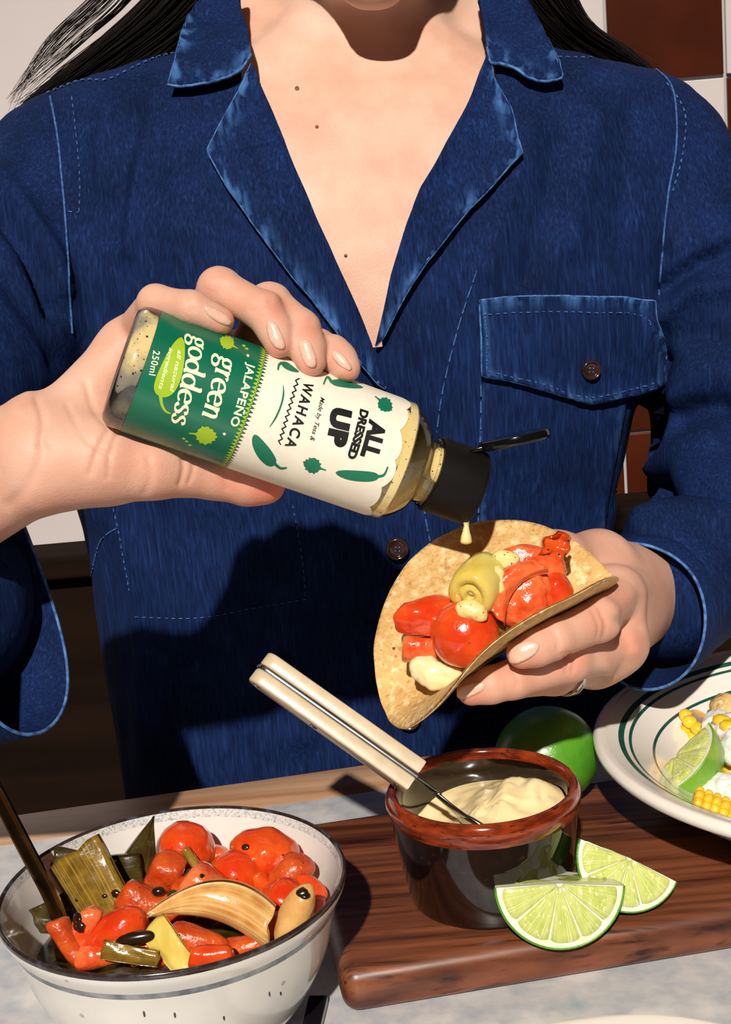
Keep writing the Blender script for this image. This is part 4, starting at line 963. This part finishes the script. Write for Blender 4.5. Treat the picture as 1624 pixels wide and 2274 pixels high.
v, f = lathe(np.c_[rl[:, 0]*m2(55), rl[:, 1]*m2(108)], 36); v = v[:, [2, 0, 1]]; v = v+(.0012*nz(v, 90, 3)+.0005*nz(v, 300, 3))[:, None]
tfill('leek_roll', (v, f[::1]), 1064, 1296, .648, frame(48, -48), 'leekyellow', 'yellow rolled leek piece with sauce on it', 'leek')
tfill('pepper_piece', V_blob((m2(60), m2(70), m2(34)), 25, .22, 2.2), 1165, 1322, .652, frame(-20), 'pepper', 'glossy folded red pepper beside the yellow leek', 'pepper')
tfill('pepper_strip', V_sheet(m2(150), m2(64), 1.9, .0022, 31, .8, .10, nu=22, nv=14, arch=m2(36)), 1158, 1316, .642, frame(48, -6, 10), 'pepper', 'curled pepper strip lying over the folded red pepper', 'pepper')
tfill('tomato', V_blob((m2(36), m2(44), m2(34)), 26, .1), 1236, 1312, .656, frame(20), 'tomato', 'small red tomato piece by the right end of the taco', 'tomato')
tfill('carrot_piece', V_blob((m2(80), m2(38), m2(30)), 27, .16, 2), 1182, 1250, .659, frame(-12, 0), 'pepper', 'salmon coloured carrot chunk along the back of the taco', 'carrot')
tfill('tomato_skin', V_sheet(m2(78), m2(84), 1.3, .0018, 28, .6, .45), 1240, 1222, .656, frame(62, 0, 20), 'tomato2', 'crumpled tomato skin sticking up at the taco end', 'tomato')
tfill('leek_piece', V_chunk(m2(60), m2(22), 29, .9, .1), 1098, 1388, .656, frame(-20), 'leek', 'bit of green leek under the folded pepper', 'leek')
def dollop(pts, label, m='sauce', h=.0011, k=.004, group='sauce on the taco'):
    pr = [d_ell(PD(x, y, d), (r/S2, r/S2, r*.6/S2), frame(0)) for x, y, d, r in pts]; v, f = sdf_mesh(pr, h, k); n = vnormals(v, f); v = v+n*(.0010*nz(v, 190)+.0005*nz(v, 420))[:, None]
    tag(mk('dressing_blob' if m == 'sauce' else 'mayonnaise_blob', v, f, MT[m]), label, 'sauce', group)
dollop([(1115, 1245, .649, 20), (1138, 1243, .649, 18), (1130, 1258, .648, 14), (1100, 1240, .650, 12)], 'dressing blob on the carrot at the back of the taco')
dollop([(1108, 1272, .643, 13), (1112, 1292, .642, 12), (1108, 1312, .642, 10), (1092, 1262, .645, 12)], 'dressing running down the side of the yellow leek')
dollop([(1045, 1303, .641, 13), (1052, 1296, .641, 9), (1056, 1310, .641, 9)], 'small dressing drop on the front of the yellow leek')
dollop([(1040, 1352, .636, 20), (1062, 1358, .636, 20), (1070, 1366, .635, 12), (1028, 1350, .637, 12)], 'dressing blob on top of the cherry tomato')
dollop([(945, 1488, .655, 32), (975, 1500, .652, 30), (1005, 1500, .650, 24), (935, 1475, .657, 22), (960, 1512, .652, 18)], 'pale mayonnaise smear at the open end of the taco', 'mayo')
# ---------------------------------------------------------------- person: skin
def HP(pts): return [(PD(x, y, d), r*.001) for x, y, d, r in pts]
def chain(pts, k=None):
    q = HP(pts); out = []
    for (a, ra), (b, rb) in zip(q, q[1:]):
        c = d_cone(a, b, ra, rb); out.append(c+((k,) if k else ()))
    return out
def bd(x): return np.interp(x, [264, 1058], [.612, .647])        # distance of the bottle axis
def B_(x, y, c, r): return (x, y, bd(x)+c*.001, r)
def fingers(chs, h, kf):
    """fingers stay apart: each is blended along itself, then joined to the others only tightly"""
    return chs
LH = []
# palm, heel and wrist of the hand round the bottle
LH += chain([B_(118, 962, 24, 15), B_(285, 775, 40, 13)], .010)
LH += chain([B_(70, 975, 18, 17), (-260, 1085, .690, 26)], .012)
LH += chain([B_(85, 1062, 14, 15), (-260, 1225, .690, 27)], .012)
LH += chain([B_(105, 1020, 16, 20), B_(215, 1022, 14, 17.5), B_(335, 1036, 13, 14)], .012)
LH += chain([B_(90, 1000, 24, 18), B_(300, 900, 52, 15)], .012)
LH += chain([B_(120, 1010, 26, 17), B_(420, 880, 54, 14)], .012)
LH += chain([B_(150, 1030, 24, 16), B_(560, 880, 54, 13)], .012)
LH += chain([B_(250, 1030, 22, 13), B_(560, 930, 50, 12)], .012)
LH += chain([B_(285, 775, 40, 12), B_(430, 780, 52, 12), B_(560, 800, 54, 12), B_(660, 850, 52, 11)], .010)
# thumb
LH += chain([B_(335, 1036, 13, 14), B_(480, 1052, 20, 11), B_(550, 1068, 19, 10.6), B_(590, 1076, 17, 9.0)], .005)
# little, ring, middle and index finger
LF = [
    [B_(300, 740, 40, 9.5), B_(346, 672, 3, 7.6), B_(425, 684, -9, 7.2), B_(490, 713, -11, 6.0)],
    [B_(430, 760, 50, 10.5), B_(486, 640, 4, 9.0), B_(585, 692, -9, 8.3), B_(610, 730, -13, 7.6), B_(619, 762, -16, 6.5)],
    [B_(560, 780, 52, 11), B_(598, 676, 5, 9.4), B_(668, 732, -9, 8.5), B_(682, 770, -14, 7.8), B_(690, 803, -18, 6.7)],
    [B_(660, 830, 50, 11), B_(704, 775, 8, 8.8), B_(738, 786, -7, 8.0), B_(756, 800, -11, 7.2), B_(770, 818, -14, 6.2)]]
for c in LF: LH += chain(c, .003)
def creases(v, f, lines):
    n = vnormals(v, f); q = prj(v); d_ = np.zeros(len(v))
    for pl, w_, a_ in lines:
        e = edge_dist(q[:, :2], crom(pl, 5) if len(pl) > 2 else np.array(pl, float), closed=False); d_ += a_*.001*np.exp(-(e/w_)**2)*(n@FW < .15)
    return v+n*d_[:, None]
lv, lf_ = sdf_mesh(LH, .0010, .003); lv = relax(lv, lf_, 2)
lv = creases(lv, lf_, [([(82, 890), (95, 930), (90, 990)], 9, -1.2), ([(60, 880), (40, 900)], 22, 1.6), ([(190, 850), (215, 920), (265, 960)], 8, -.8), ([(150, 900), (190, 975), (240, 1010)], 7, -.7), ([(240, 955), (215, 1005), (200, 1050)], 8, -1.0),
    ([(260, 960), (245, 1010), (240, 1060)], 6, -.6), ([(405, 1010), (408, 1040), (400, 1075)], 6, -.8), ([(425, 1010), (430, 1040), (420, 1072)], 5, -.6), ([(330, 1020), (335, 1060), (320, 1095)], 8, -.5), ([(490, 1035), (498, 1060), (505, 1085)], 6, -.7), ([(100, 1000), (60, 1080), (20, 1120)], 14, -.8),
    ([(422, 660), (432, 690)], 6, -.5), ([(412, 655), (420, 690)], 5, -.3), ([(575, 668), (600, 660)], 8, -.5), ([(560, 690), (600, 672)], 6, -.4), ([(668, 712), (692, 708)], 7, -.5), ([(655, 725), (690, 720)], 6, -.35), ([(470, 630), (510, 615)], 14, .8), ([(585, 660), (625, 650)], 14, .7)])
RH = []
RH += chain([(1540, 1325, .880, 26), (1428, 1312, .796, 20)], .012)
RH += chain([(1425, 1300, .790, 19), (1365, 1322, .702, 13)], .012)
RH += chain([(1422, 1330, .790, 18), (1370, 1428, .702, 12.5)], .012)
RH += chain([(1415, 1350, .790, 17), (1322, 1468, .708, 12)], .012)
RH += chain([(1410, 1365, .790, 15), (1280, 1470, .722, 11)], .012)
RH += chain([(1420, 1290, .790, 19), (1330, 1252, .742, 16), (1232, 1248, .712, 14), (1150, 1262, .702, 10.5), (1080, 1275, .698, 8.5)], .010)
RH += chain([(1365, 1322, .702, 13), (1370, 1428, .702, 12), (1322, 1468, .708, 11)], .010)
RF = [
    [(1365, 1322, .702, 13), (1328, 1376, .661, 10.3), (1228, 1420, .641, 9.0), (1190, 1437, .637, 8.6), (1160, 1450, .635, 7.2)],
    [(1368, 1428, .702, 12.5), (1262, 1468, .664, 10.2), (1140, 1508, .650, 8.9), (1090, 1521, .647, 8.3), (1048, 1533, .646, 7.0)],
    [(1318, 1470, .708, 11.5), (1232, 1500, .676, 9.2), (1140, 1512, .664, 8.2), (1100, 1515, .662, 7)]]
for c in RF: RH += chain(c, .003)
rv, rf_ = sdf_mesh(RH, .0010, .003); rv = relax(rv, rf_, 2)
rv = creases(rv, rf_, [([(1330, 1350), (1345, 1385), (1340, 1415)], 6, -.7), ([(1316, 1356), (1330, 1390), (1326, 1418)], 5, -.5), ([(1225, 1395), (1240, 1420), (1240, 1440)], 6, -.5), ([(1262, 1450), (1274, 1470), (1272, 1490)], 6, -.7), ([(1250, 1452), (1260, 1472), (1258, 1492)], 5, -.5),
    ([(1140, 1492), (1150, 1508), (1148, 1524)], 6, -.5), ([(1395, 1300), (1398, 1320)], 22, 2.2), ([(1400, 1425), (1405, 1440)], 22, 2.6), ([(1345, 1478), (1350, 1490)], 18, 1.8), ([(1380, 1375), (1420, 1390)], 14, -1.5)])
# torso, neck and head
_zt = [-.5, -.1, .0, .10, .18, .26, .33, .375, .405, .42, .43, .437, .445, .455, .47, .50]
ZT = np.linspace(-.5, .5, 501)
def _sm(a):
    q = np.interp(ZT, _zt, a); k = np.exp(-(np.arange(-14, 15)/5.)**2); k /= k.sum(); return np.convolve(np.r_[[q[0]]*14, q, [q[-1]]*14], k, 'valid')
def _sm2(a):
    q = np.interp(ZT, _zt, a); k = np.exp(-(np.arange(-6, 7)/2.)**2); k /= k.sum(); return np.convolve(np.r_[[q[0]]*6, q, [q[-1]]*6], k, 'valid')
CXT = _sm([-.004, -.004, -.004, -.002, .003, .012, .018, .022, .024, .025, .025, .025, .025, .025, .025, .025])
AT = _sm2([.186, .190, .192, .194, .198, .202, .206, .210, .212, .208, .188, .158, .122, .092, .068, .055])
YF = _sm([.890, .885, .880, .876, .868, .864, .874, .890, .906, .914, .922, .928, .936, .944, .952, .960])
YB = _sm([1.10, 1.10, 1.10, 1.10, 1.09, 1.09, 1.09, 1.08, 1.07, 1.065, 1.06, 1.055, 1.05, 1.045, 1.03, 1.02])
def torso(shrink, lo_, hi_, ymore=0.0, n=2.6, narrow=0.0):
    def fn(p):
        z = p[..., 2]-T+.07*(p[..., 0]-.025)+shrink; a = np.interp(z, ZT, AT)-shrink-narrow*np.clip((.36-z)/.06, 0, 1); cx = np.interp(z, ZT, CXT); yf = np.interp(z, ZT, YF)+shrink+ymore; yb = np.interp(z, ZT, YB)-shrink
        b = (yb-yf)/2; q = (np.abs((p[..., 0]-cx)/a)**n+np.abs((p[..., 1]-(yf+yb)/2)/b)**n)**(1/n)-1
        d = q*np.minimum(a, b); return np.maximum(d, np.maximum(lo_+T-p[..., 2], p[..., 2]-T-hi_))
    return fn, np.array([-.24, .84, T+lo_]), np.array([.28, 1.12, T+hi_])
def HD(x, y, d): return PD(x, y, d)
SHL, SHR = PD(150, 425, .972), PD(1440, 400, .972)
notch = PD(792, 215, .930)
BP = [torso(.010, -.10, .470, .004, 2.6, .045)]
BP += [d_cone(PD(800, 190, .985), PD(806, -130, .965), .056, .055)+(.02,)]
BP += [d_cone(notch+np.array([-.012, .004, .0]), PD(300, 190, .955), .0075, .010)+(.014,), d_cone(notch+np.array([.012, .004, 0]), PD(1290, 165, .955), .0075, .010)+(.014,)]
BP += [d_cone(notch+np.array([-.014, .002, .004]), PD(640, -120, .955), .0075, .012)+(.012,), d_cone(notch+np.array([.016, .002, .004]), PD(985, -120, .955), .0075, .012)+(.012,)]
BP += [d_cone(PD(630, -60, .985), PD(545, 70, .980), .030, .022)+(.03,), d_cone(PD(985, -60, .985), PD(1062, 70, .980), .030, .022)+(.03,)]
hc = PD(812, -330, .945)
BP += [d_ell(hc+np.array([0, .015, .03]), (.076, .095, .100))+(.02,), d_ell(PD(815, -215, .895), (.055, .055, .050))+(.03,), d_cone(PD(805, -44, .866), PD(848, -44, .866), .0120, .0120)+(.02,),
       d_cone(PD(690, -160, .92), PD(805, -46, .870), .018, .011)+(.02,), d_cone(PD(940, -160, .92), PD(848, -46, .870), .018, .011)+(.02,)]
BP += [d_cone(PD(818, -330, .862), PD(822, -235, .845), .006, .010)+(.012,), d_ell(PD(822, -130, .862), (.022, .010, .008))+(.006,)]
for s in (-1, 1): BP += [d_ell(hc+np.array([s*.074, .01, .01]), (.008, .018, .028))+(.006,)]
for a, b, c in (((150, 425, .972), (-330, 1180, .80), (-260, 1150, .690)), ((1440, 400, .972), (1760, 1100, .94), (1540, 1325, .880))):
    A_, B1, C1 = PD(*a), PD(*b), PD(*c); BP += [d_cone(A_, B1, .038, .034)+(.02,), d_cone(B1, C1, .034, .028)+(.02,)]
bv, bf_ = sdf_mesh(BP, .0045, .012); bv = relax(bv, bf_, 2)
person = empty('person', (0.02, .99, T-.5), 'person in a blue denim shirt pouring dressing from a bottle onto a taco', 'person')
allv = np.vstack([bv, lv, rv]); allf = np.vstack([bf_, lf_+len(bv), rf_+len(bv)+len(lv)])
flush = np.zeros(len(allv))
pp = prj(allv)
for x, y, r, a in [(610, 690, 45, .5), (690, 735, 45, .5), (745, 790, 40, .5), (500, 720, 40, .5), (615, 775, 40, .6), (690, 820, 40, .6), (775, 835, 30, .6), (600, 1085, 60, .9), (530, 1060, 60, .5),
                   (1150, 1455, 60, .6), (1330, 1385, 50, .35), (1030, 1540, 60, .7), (1270, 1470, 50, .4), (1380, 1330, 50, .35), (1400, 1430, 50, .4), (490, 610, 50, .25), (600, 640, 50, .25)]:
    m = np.exp(-((pp[:, 0]-x)**2+(pp[:, 1]-y)**2)/r**2); m[:len(bv)] = 0; flush = np.maximum(flush, a*m)
flush[len(bv):] = np.maximum(flush[len(bv):], .16)
body_o = mk('body', allv, allf, MT['skin'], person, attr={'wear': flush})
HT = bvh(np.vstack([lv, rv]), np.vstack([lf_, rf_+len(lv)])); BTREE = bvh(bv, bf_)
# finger nails
dome = lambda P, ed: .0005*np.minimum(ed/6, 1)
for poly in ([(452, 680), (468, 680), (495, 694), (514, 714), (510, 722), (494, 720), (472, 708), (456, 694)],
             [(592, 718), (602, 712), (616, 722), (632, 758), (632, 772), (622, 775), (608, 768), (596, 746)],
             [(663, 762), (674, 754), (688, 758), (700, 786), (703, 808), (696, 816), (682, 812), (670, 792)],
             [(735, 784), (746, 778), (762, 788), (780, 812), (779, 822), (768, 820), (748, 806)],
             [(1130, 1464), (1134, 1446), (1150, 1432), (1178, 1424), (1198, 1430), (1194, 1446), (1176, 1462), (1150, 1473), (1136, 1472)],
             [(1016, 1545), (1020, 1530), (1040, 1520), (1066, 1515), (1080, 1518), (1074, 1532), (1050, 1545), (1026, 1552)]):
    panel('fingernail', crom(poly, 4, True), HT, MT['nail'], body_o, .00035, .0006, 5, offfn=dome, rel=3)
for x, y, r in ((660, 197, 5), (704, 282, 4), (768, 568, 4)):
    panel('mole', [(x+r*math.cos(a), y+r*math.sin(a)) for a in np.linspace(0, 6.28, 11)[:-1]], BTREE, MT['mole'], body_o, .0004, .0006, 3, rel=1)
v, f = ICO[3]; mk('lips', put(v*np.array([.022, .006, .0075]), np.eye(3), PD(822, -132, .853)), f, MT['lip'], body_o)
for s in (-1, 1):
    mk('eye', put(v*.0115, np.eye(3), hc+np.array([s*.032, -.075, .012])), f, MT['eye'], body_o)
# ring on the ring finger
rq = [PD(1232, 1500, .676), PD(1140, 1512, .664)]; t0 = PD(1256, 1495, .684); dr = nrm(np.array(rq[0])-t0)
u1 = nrm(np.cross(dr, BK)); u2 = np.cross(dr, u1)
ring = empty('ring', t0-u1*.01, 'twisted silver ring worn on a finger under the taco', 'ring')
for o, ph in ((-.0011, 0), (.0011, 2)):
    pts = [t0+dr*(o+.0006*math.sin(3*a+ph))+(u1*math.cos(a)+u2*math.sin(a))*.0104 for a in np.linspace(0, 2*math.pi, 49)[:-1]]
    v, f = tube(np.array(pts), .0009, 8, closed=True); mk('band', v, f, MT['silver'], ring)
# ---------------------------------------------------------------- denim shirt
CUL, CUR = PD(8, 1300, .672), PD(1418, 1368, .778)
ELL, ELR = PD(-430, 1400, .775), PD(1725, 1110, .935)
SP = [torso(0, -.35, .475)]
SP += [d_cone(SHL, SHL+np.array([.07, 0, .0]), .050, .045)+(.015,), d_cone(SHR, SHR+np.array([-.07, 0, .0]), .050, .045)+(.015,)]
SP += [d_cone(SHL, ELL, .058, .062)+(.02,), d_cone(SHR, ELR, .060, .068)+(.02,)]
SP += [d_cone(ELL, CUL+nrm(ELL-CUL)*.055, .068, .050)+(.02,), d_cone(ELR, CUR+nrm(ELR-CUR)*.040, .062, .041)+(.02,)]
for dd in np.arange(.84, 1.22, .009): SP += [d_cone(PD(1428, 918, dd), PD(1388, 1235, dd), .0060, .0120)+(.004, True)]
sv, sf = sdf_mesh(SP, .0045, .02); sv = relax(sv, sf, 2)
# creases and folds pressed into the cloth
FOLDS = [([(300, 250), (270, 380), (250, 520)], 22, -.004), ([(240, 240), (225, 330), (235, 420)], 14, .003), ([(330, 290), (300, 420), (290, 560)], 18, .003), ([(395, 300), (400, 480), (390, 640)], 40, .003),
         ([(0, 470), (70, 560), (130, 690)], 20, -.011), ([(0, 380), (60, 470), (120, 560), (140, 640)], 20, .005), ([(0, 600), (80, 700), (130, 800)], 24, -.005),
         ([(1480, 640), (1540, 590), (1624, 550)], 16, -.012), ([(1470, 700), (1540, 650), (1624, 640)], 22, .008), ([(1470, 760), (1560, 740), (1624, 760)], 26, -.004), ([(1490, 880), (1560, 830), (1624, 830)], 30, .004),
         ([(1450, 1105), (1500, 1085), (1560, 1075), (1640, 1090)], 20, -.018), ([(1470, 1035), (1520, 1005), (1580, 985)], 30, .010), ([(1430, 1180), (1520, 1150), (1624, 1170)], 26, .010), ([(1500, 930), (1540, 910), (1600, 900)], 26, -.010),
         ([(1320, 260), (1300, 400), (1270, 560)], 24, .003), ([(1180, 280), (1140, 420), (1080, 600)], 26, .003), ([(1240, 320), (1210, 470), (1170, 620)], 22, -.003), ([(1400, 240), (1390, 380), (1380, 520)], 26, -.0025),
         ([(210, 1120), (300, 1250), (330, 1500), (330, 1700)], 40, .004), ([(420, 1480), (410, 1600), (430, 1720)], 30, .005), ([(560, 1560), (540, 1650), (560, 1740)], 30, -.004), ([(650, 1500), (660, 1620)], 40, .004),
         ([(1480, 560), (1470, 700), (1466, 800)], 14, -.006), ([(1466, 800), (1440, 950), (1400, 1100)], 22, -.012)]
nn_ = vnormals(sv, sf); q = prj(sv); disp = .0022*nz(sv*np.array([1, 1, .4]), 30)+.0010*nz(sv*np.array([1, 1, .5]), 85)
for pl_, w_, a_ in FOLDS:
    d = edge_dist(q[:, :2], crom(pl_, 5), closed=False); disp = disp+np.where(nn_@FW < .2, 1.35*a_*np.exp(-(d/w_)**2), 0)
sv = sv+nn_*disp[:, None]
ST = bvh(sv, sf)
VNECK = [(480, -400), (522, 0), (540, 170), (570, 260), (632, 410), (708, 580), (812, 775), (838, 775), (890, 650), (955, 455), (1055, 280), (1098, 160), (1070, 0), (1110, -400)]
cen = sv[sf].mean(1); pc3 = prj(cen); cut = inside_poly(pc3[:, :2], np.array(VNECK)) & (cen[:, 1] < 1.0)
cut |= (cen[:, 2] > T+.470) | ((cen[:, 2] > T+.440) & (np.abs(cen[:, 0]-.025) < .080))
sk = sf[~cut]
SQ = [(110, 205), (150, 480), (165, 900), (165, 700)]
wear = np.zeros(len(sv))
shirt = mk('denim_shirt', sv, sk, MT['denim'], person, attr={'wear': wear})
shirt['label'] = 'blue denim shirt with notched collar and chest pocket'
# lapels, collar, flap: cut pieces lying on the shirt
puck = lambda amp, w=14, s=.09: (lambda P, ed: amp*np.array([noise.noise(Vector((x*s, y*s, 3))) for x, y in P])*np.exp(-((ed-10)/w)**2)+.0015*np.exp(-(ed/7)**2))
lapL = [(562, 158), (590, 215), (660, 385), (735, 553), (826, 762), (856, 858), (842, 850), (790, 790), (700, 672), (600, 548), (510, 425), (464, 345), (500, 275), (540, 205)]
lapR = [(1076, 142), (1030, 255), (930, 425), (868, 610), (832, 770), (850, 750), (880, 690), (945, 585), (1040, 470), (1110, 400), (1162, 348), (1130, 255), (1095, 190), (1084, 150)]
panel('lapel', lapL, ST, MT['denim2'], shirt, .0060, .0030, 9, wear_poly=np.array(lapL[5:]+lapL[:1]), wear_w=22, offfn=puck(.0016), edge=.0010)
panel('lapel', lapR, ST, MT['denim2'], shirt, .0060, .0030, 9, wear_poly=np.array(lapR[4:]+lapR[:1]), wear_w=22, offfn=puck(.0016), edge=.0010)
colL = [(548, -40), (552, 60), (563, 150), (545, 180), (520, 196), (470, 208), (420, 216), (386, 212), (398, 170), (408, 130), (425, 85), (450, 50), (480, 10), (500, -40)]
colR = [(1038, -40), (1050, 40), (1077, 138), (1086, 172), (1110, 170), (1140, 180), (1165, 198), (1200, 206), (1240, 197), (1232, 165), (1205, 120), (1180, 75), (1150, 20), (1120, -40)]
panel('collar', colL, ST, MT['denim2'], shirt, .0105, .0035, 9, wear_poly=np.array(colL[2:11]), wear_w=20, offfn=puck(.0018), rel=14, edge=.0011)
panel('collar', colR, ST, MT['denim2'], shirt, .0105, .0035, 9, wear_poly=np.array(colR[2:11]), wear_w=20, offfn=puck(.0018), rel=14, edge=.0011)
flap = [(1062, 668), (1120, 662), (1250, 658), (1380, 662), (1448, 672), (1456, 720), (1468, 850), (1400, 872), (1302, 892), (1200, 862), (1130, 842), (1068, 832), (1066, 760)]
pbody = [(1075, 800), (1396, 800), (1386, 900), (1368, 1000), (1350, 1100), (1332, 1230), (1060, 1230), (1062, 1000)]
panel('chest_pocket', pbody, ST, MT['denim'], shirt, .0022, .0012, 14, wear_w=6)
fo = panel('pocket_flap', flap, ST, MT['denim2'], shirt, .0058, .0030, 9, wear_w=18, offfn=puck(.0016), edge=.0009)
def stitches(px, off=.0004, r=.00045, dash=4): return seam('stitching', px, ST, MT['stitch'], shirt, r, off, dash=dash, step=4, n=5)
stitches([(112, 215), (128, 300), (138, 400), (145, 480), (152, 600), (160, 740)], .0003, .0008, None); stitches([(160, 215), (172, 320), (178, 400), (176, 470)]); stitches([(150, 470), (176, 472)])
stitches([(105, 208), (180, 180), (240, 178), (300, 150), (350, 128), (400, 118)], .0008, .0007)
stitches([(1400, 118), (1450, 150), (1490, 190), (1502, 260), (1500, 340), (1484, 430), (1470, 560), (1462, 660)], .0006, .0007, None); stitches([(1480, 185), (1520, 250), (1516, 340), (1494, 425)], .0006, .0006); stitches([(1240, 128), (1320, 128), (1400, 116)], .0006, .0006)
stitches([(1065, 700), (1200, 694), (1380, 696), (1452, 712)], .0062); stitches([(1076, 690), (1080, 820)], .0062); stitches([(1080, 822), (1200, 850), (1302, 878), (1455, 842)], .0064)
stitches([(1068, 850), (1066, 1000), (1060, 1180)], .0026, .0006, 9); stitches([(1060, 600), (1020, 720), (985, 860), (970, 960)], .0004, .0005, 9); stitches([(940, 1110), (945, 1150), (955, 1200)], .0006, .0006, 9)
stitches([(240, 1080), (262, 1170), (275, 1240), (288, 1310)], .0004, .0005); stitches([(262, 1172), (225, 1200), (205, 1270), (200, 1320)], .0004, .0006, 9); stitches([(300, 1370), (440, 1372), (560, 1350), (680, 1330)], .0004, .0004)
stitches([(650, 1120), (670, 1230), (680, 1330)], .0004, .0004)
def button(px, py, r, off, lb=None):
    q_, n_ = hit(ST, px, py); q_ = q_+n_*off; n_ = nrm(n_+BK*.6); u = nrm(np.cross(n_, UP)); fr = np.stack([u, np.cross(n_, u), n_], 1)
    v, f = lathe(crom([(0, .0012), (r*.62, .0012), (r*.72, .0018), (r*.88, .0024), (r, .0016), (r*.95, 0), (0, 0)], 3), 32); b = mk('button', put(v, fr, q_), f, MT['horn'], shirt)
    for sx in (-1, 1):
        for sy in (-1, 1): v, f = ICO[2]; mk('thread', put(v*.0006+np.array([sx*.0012, sy*.0012, .0014]), fr, q_), f, MT['stitch'], b)
button(1302, 818, .0062, .0062); button(908, 1592, .0078, .003); button(882, 1215, .0072, .003)
# cuffs: open tubes round the wrists
def cuff(c, axis, up, ru, rv_, L, wob, name='cuff'):
    axis = nrm(axis); up = nrm(np.asarray(up)-axis*(np.asarray(up)@axis)); sd_ = np.cross(axis, up); n = 64; prof = [(-L, .97, 0), (-L*.6, 1.0, 0), (-L*.3, 1.01, 0), (0, 1.0, 0), (.0006, .985, 0), (0, .97, 0), (-L*.4, .965, 0), (-L, .95, 0)]
    v = []
    for i in range(n):
        a = 2*math.pi*i/n; k = 1+wob*math.sin(3*a+1)+.5*wob*math.sin(5*a)
        sk_ = .006*math.sin(2*a+.5)
        for x, q_, _ in prof: v.append(c+axis*(x+sk_*(1 if x > -L*.5 else .3))+(up*math.cos(a)*ru+sd_*math.sin(a)*rv_)*q_*k)
    v = np.array(v); o = mk(name, v, grid_faces(n, len(prof), cu=True), MT['denim'], shirt)
    e = v.reshape(n, len(prof), 3)[:, 4]; tv3, tf3 = tube(e, .0009, 6, closed=True); mk('worn_edge', tv3, tf3, MT['edge'], o); return v.reshape(n, len(prof), 3)
cuff(CUR, nrm(CUR-ELR)*.8+BK*.35-RT*.2, UP, .0420, .038, .05, .015)
cuff(CUL, RT*.93+BK*.26+UP*.22, UP, .073, .045, .090, .010)

# ---------------------------------------------------------------- hair
def strands(guides, n, d0, d1, r, seed, spread=10):
    rg = np.random.default_rng(seed); parts = []; G = [crom(np.array(g, float), 6) for g in guides]; m = min(len(g) for g in G); G = np.array([g[:m] for g in G])
    for i in range(n):
        u = rg.random()*(len(G)-1); k = min(int(u), len(G)-2); t = u-k; p = G[k]*(1-t)+G[k+1]*t
        s = np.linspace(0, 1, m); p = p+np.stack([np.sin(s*rg.uniform(3, 8)+rg.uniform(0, 6)), np.cos(s*rg.uniform(3, 8)+rg.uniform(0, 6))], 1)*spread*s[:, None]*rg.uniform(.2, 1)
        e = int(m*rg.uniform(.72, 1.0)); dd = rg.uniform(d0, d1)
        parts.append(tube(np.array([PD(x, y, dd+dz) for (x, y), dz in zip(p[:e], np.linspace(0, .03, e))]), np.linspace(r, r*.25, e), 3, cap=False))
    return join(parts)
gl = [[(620, -330), (600, -120), (575, 20), (520, 110), (430, 200), (330, 300)], [(600, -330), (570, -120), (520, 20), (420, 110), (300, 200), (200, 300)], [(560, -330), (520, -120), (440, 20), (320, 120), (200, 200), (110, 280)], [(540, -330), (470, -120), (370, 10), (250, 110), (140, 190), (60, 260)],
      [(520, -330), (430, -140), (320, 0), (210, 100), (110, 180), (30, 240)]]
gw = [[(500, -330), (400, -140), (290, 0), (190, 90), (90, 170), (15, 235)], [(480, -330), (370, -160), (260, -10), (160, 80), (70, 165), (10, 225)], [(450, -330), (330, -150), (215, -20), (110, 80), (60, 160), (20, 250)]]
gr = [[(1000, -330), (1020, -120), (1045, 20), (1090, 100), (1150, 170), (1210, 240)], [(1020, -330), (1050, -120), (1090, 20), (1160, 100), (1240, 170), (1320, 240)], [(1050, -330), (1090, -120), (1140, 10), (1220, 90), (1300, 150), (1380, 210)], [(1080, -330), (1150, -130), (1220, -10), (1290, 70), (1370, 120), (1460, 170)], [(1100, -330), (1190, -140), (1270, -20), (1310, 50), (1390, 108), (1450, 160)]]
pr = [strands(gl, 2000, .945, 1.02, .0008, 1), strands(gw, 90, .96, .99, .0004, 2, 14), strands(gr, 2000, .945, 1.02, .0008, 3), strands([gr[3], [(q[0]+30, q[1]-6) for q in gr[3]]], 30, .96, .99, .0004, 4, 14)]
v, f = join(pr); hr = mk('hair', v, f, MT['hair'], person); hr['kind'] = 'stuff'
HM = [d_ell(hc+np.array([0, .035, .04]), (.088, .098, .100)), d_cone(PD(640, -330, 1.02), PD(420, 60, 1.03), .04, .03), d_cone(PD(420, 60, 1.03), PD(240, 210, 1.04), .03, .02), d_cone(PD(990, -330, 1.02), PD(1150, 50, 1.03), .04, .03), d_cone(PD(1150, 50, 1.03), PD(1300, 170, 1.04), .03, .018)]
HM += [d_ell(hc+np.array([0, -.075, -.03]), (.055, .06, .085))+(.01, True)]
v, f = sdf_mesh(HM, .005, .03); mk('hair_mass', relax(v, f, 2), f, MT['hair'], person)
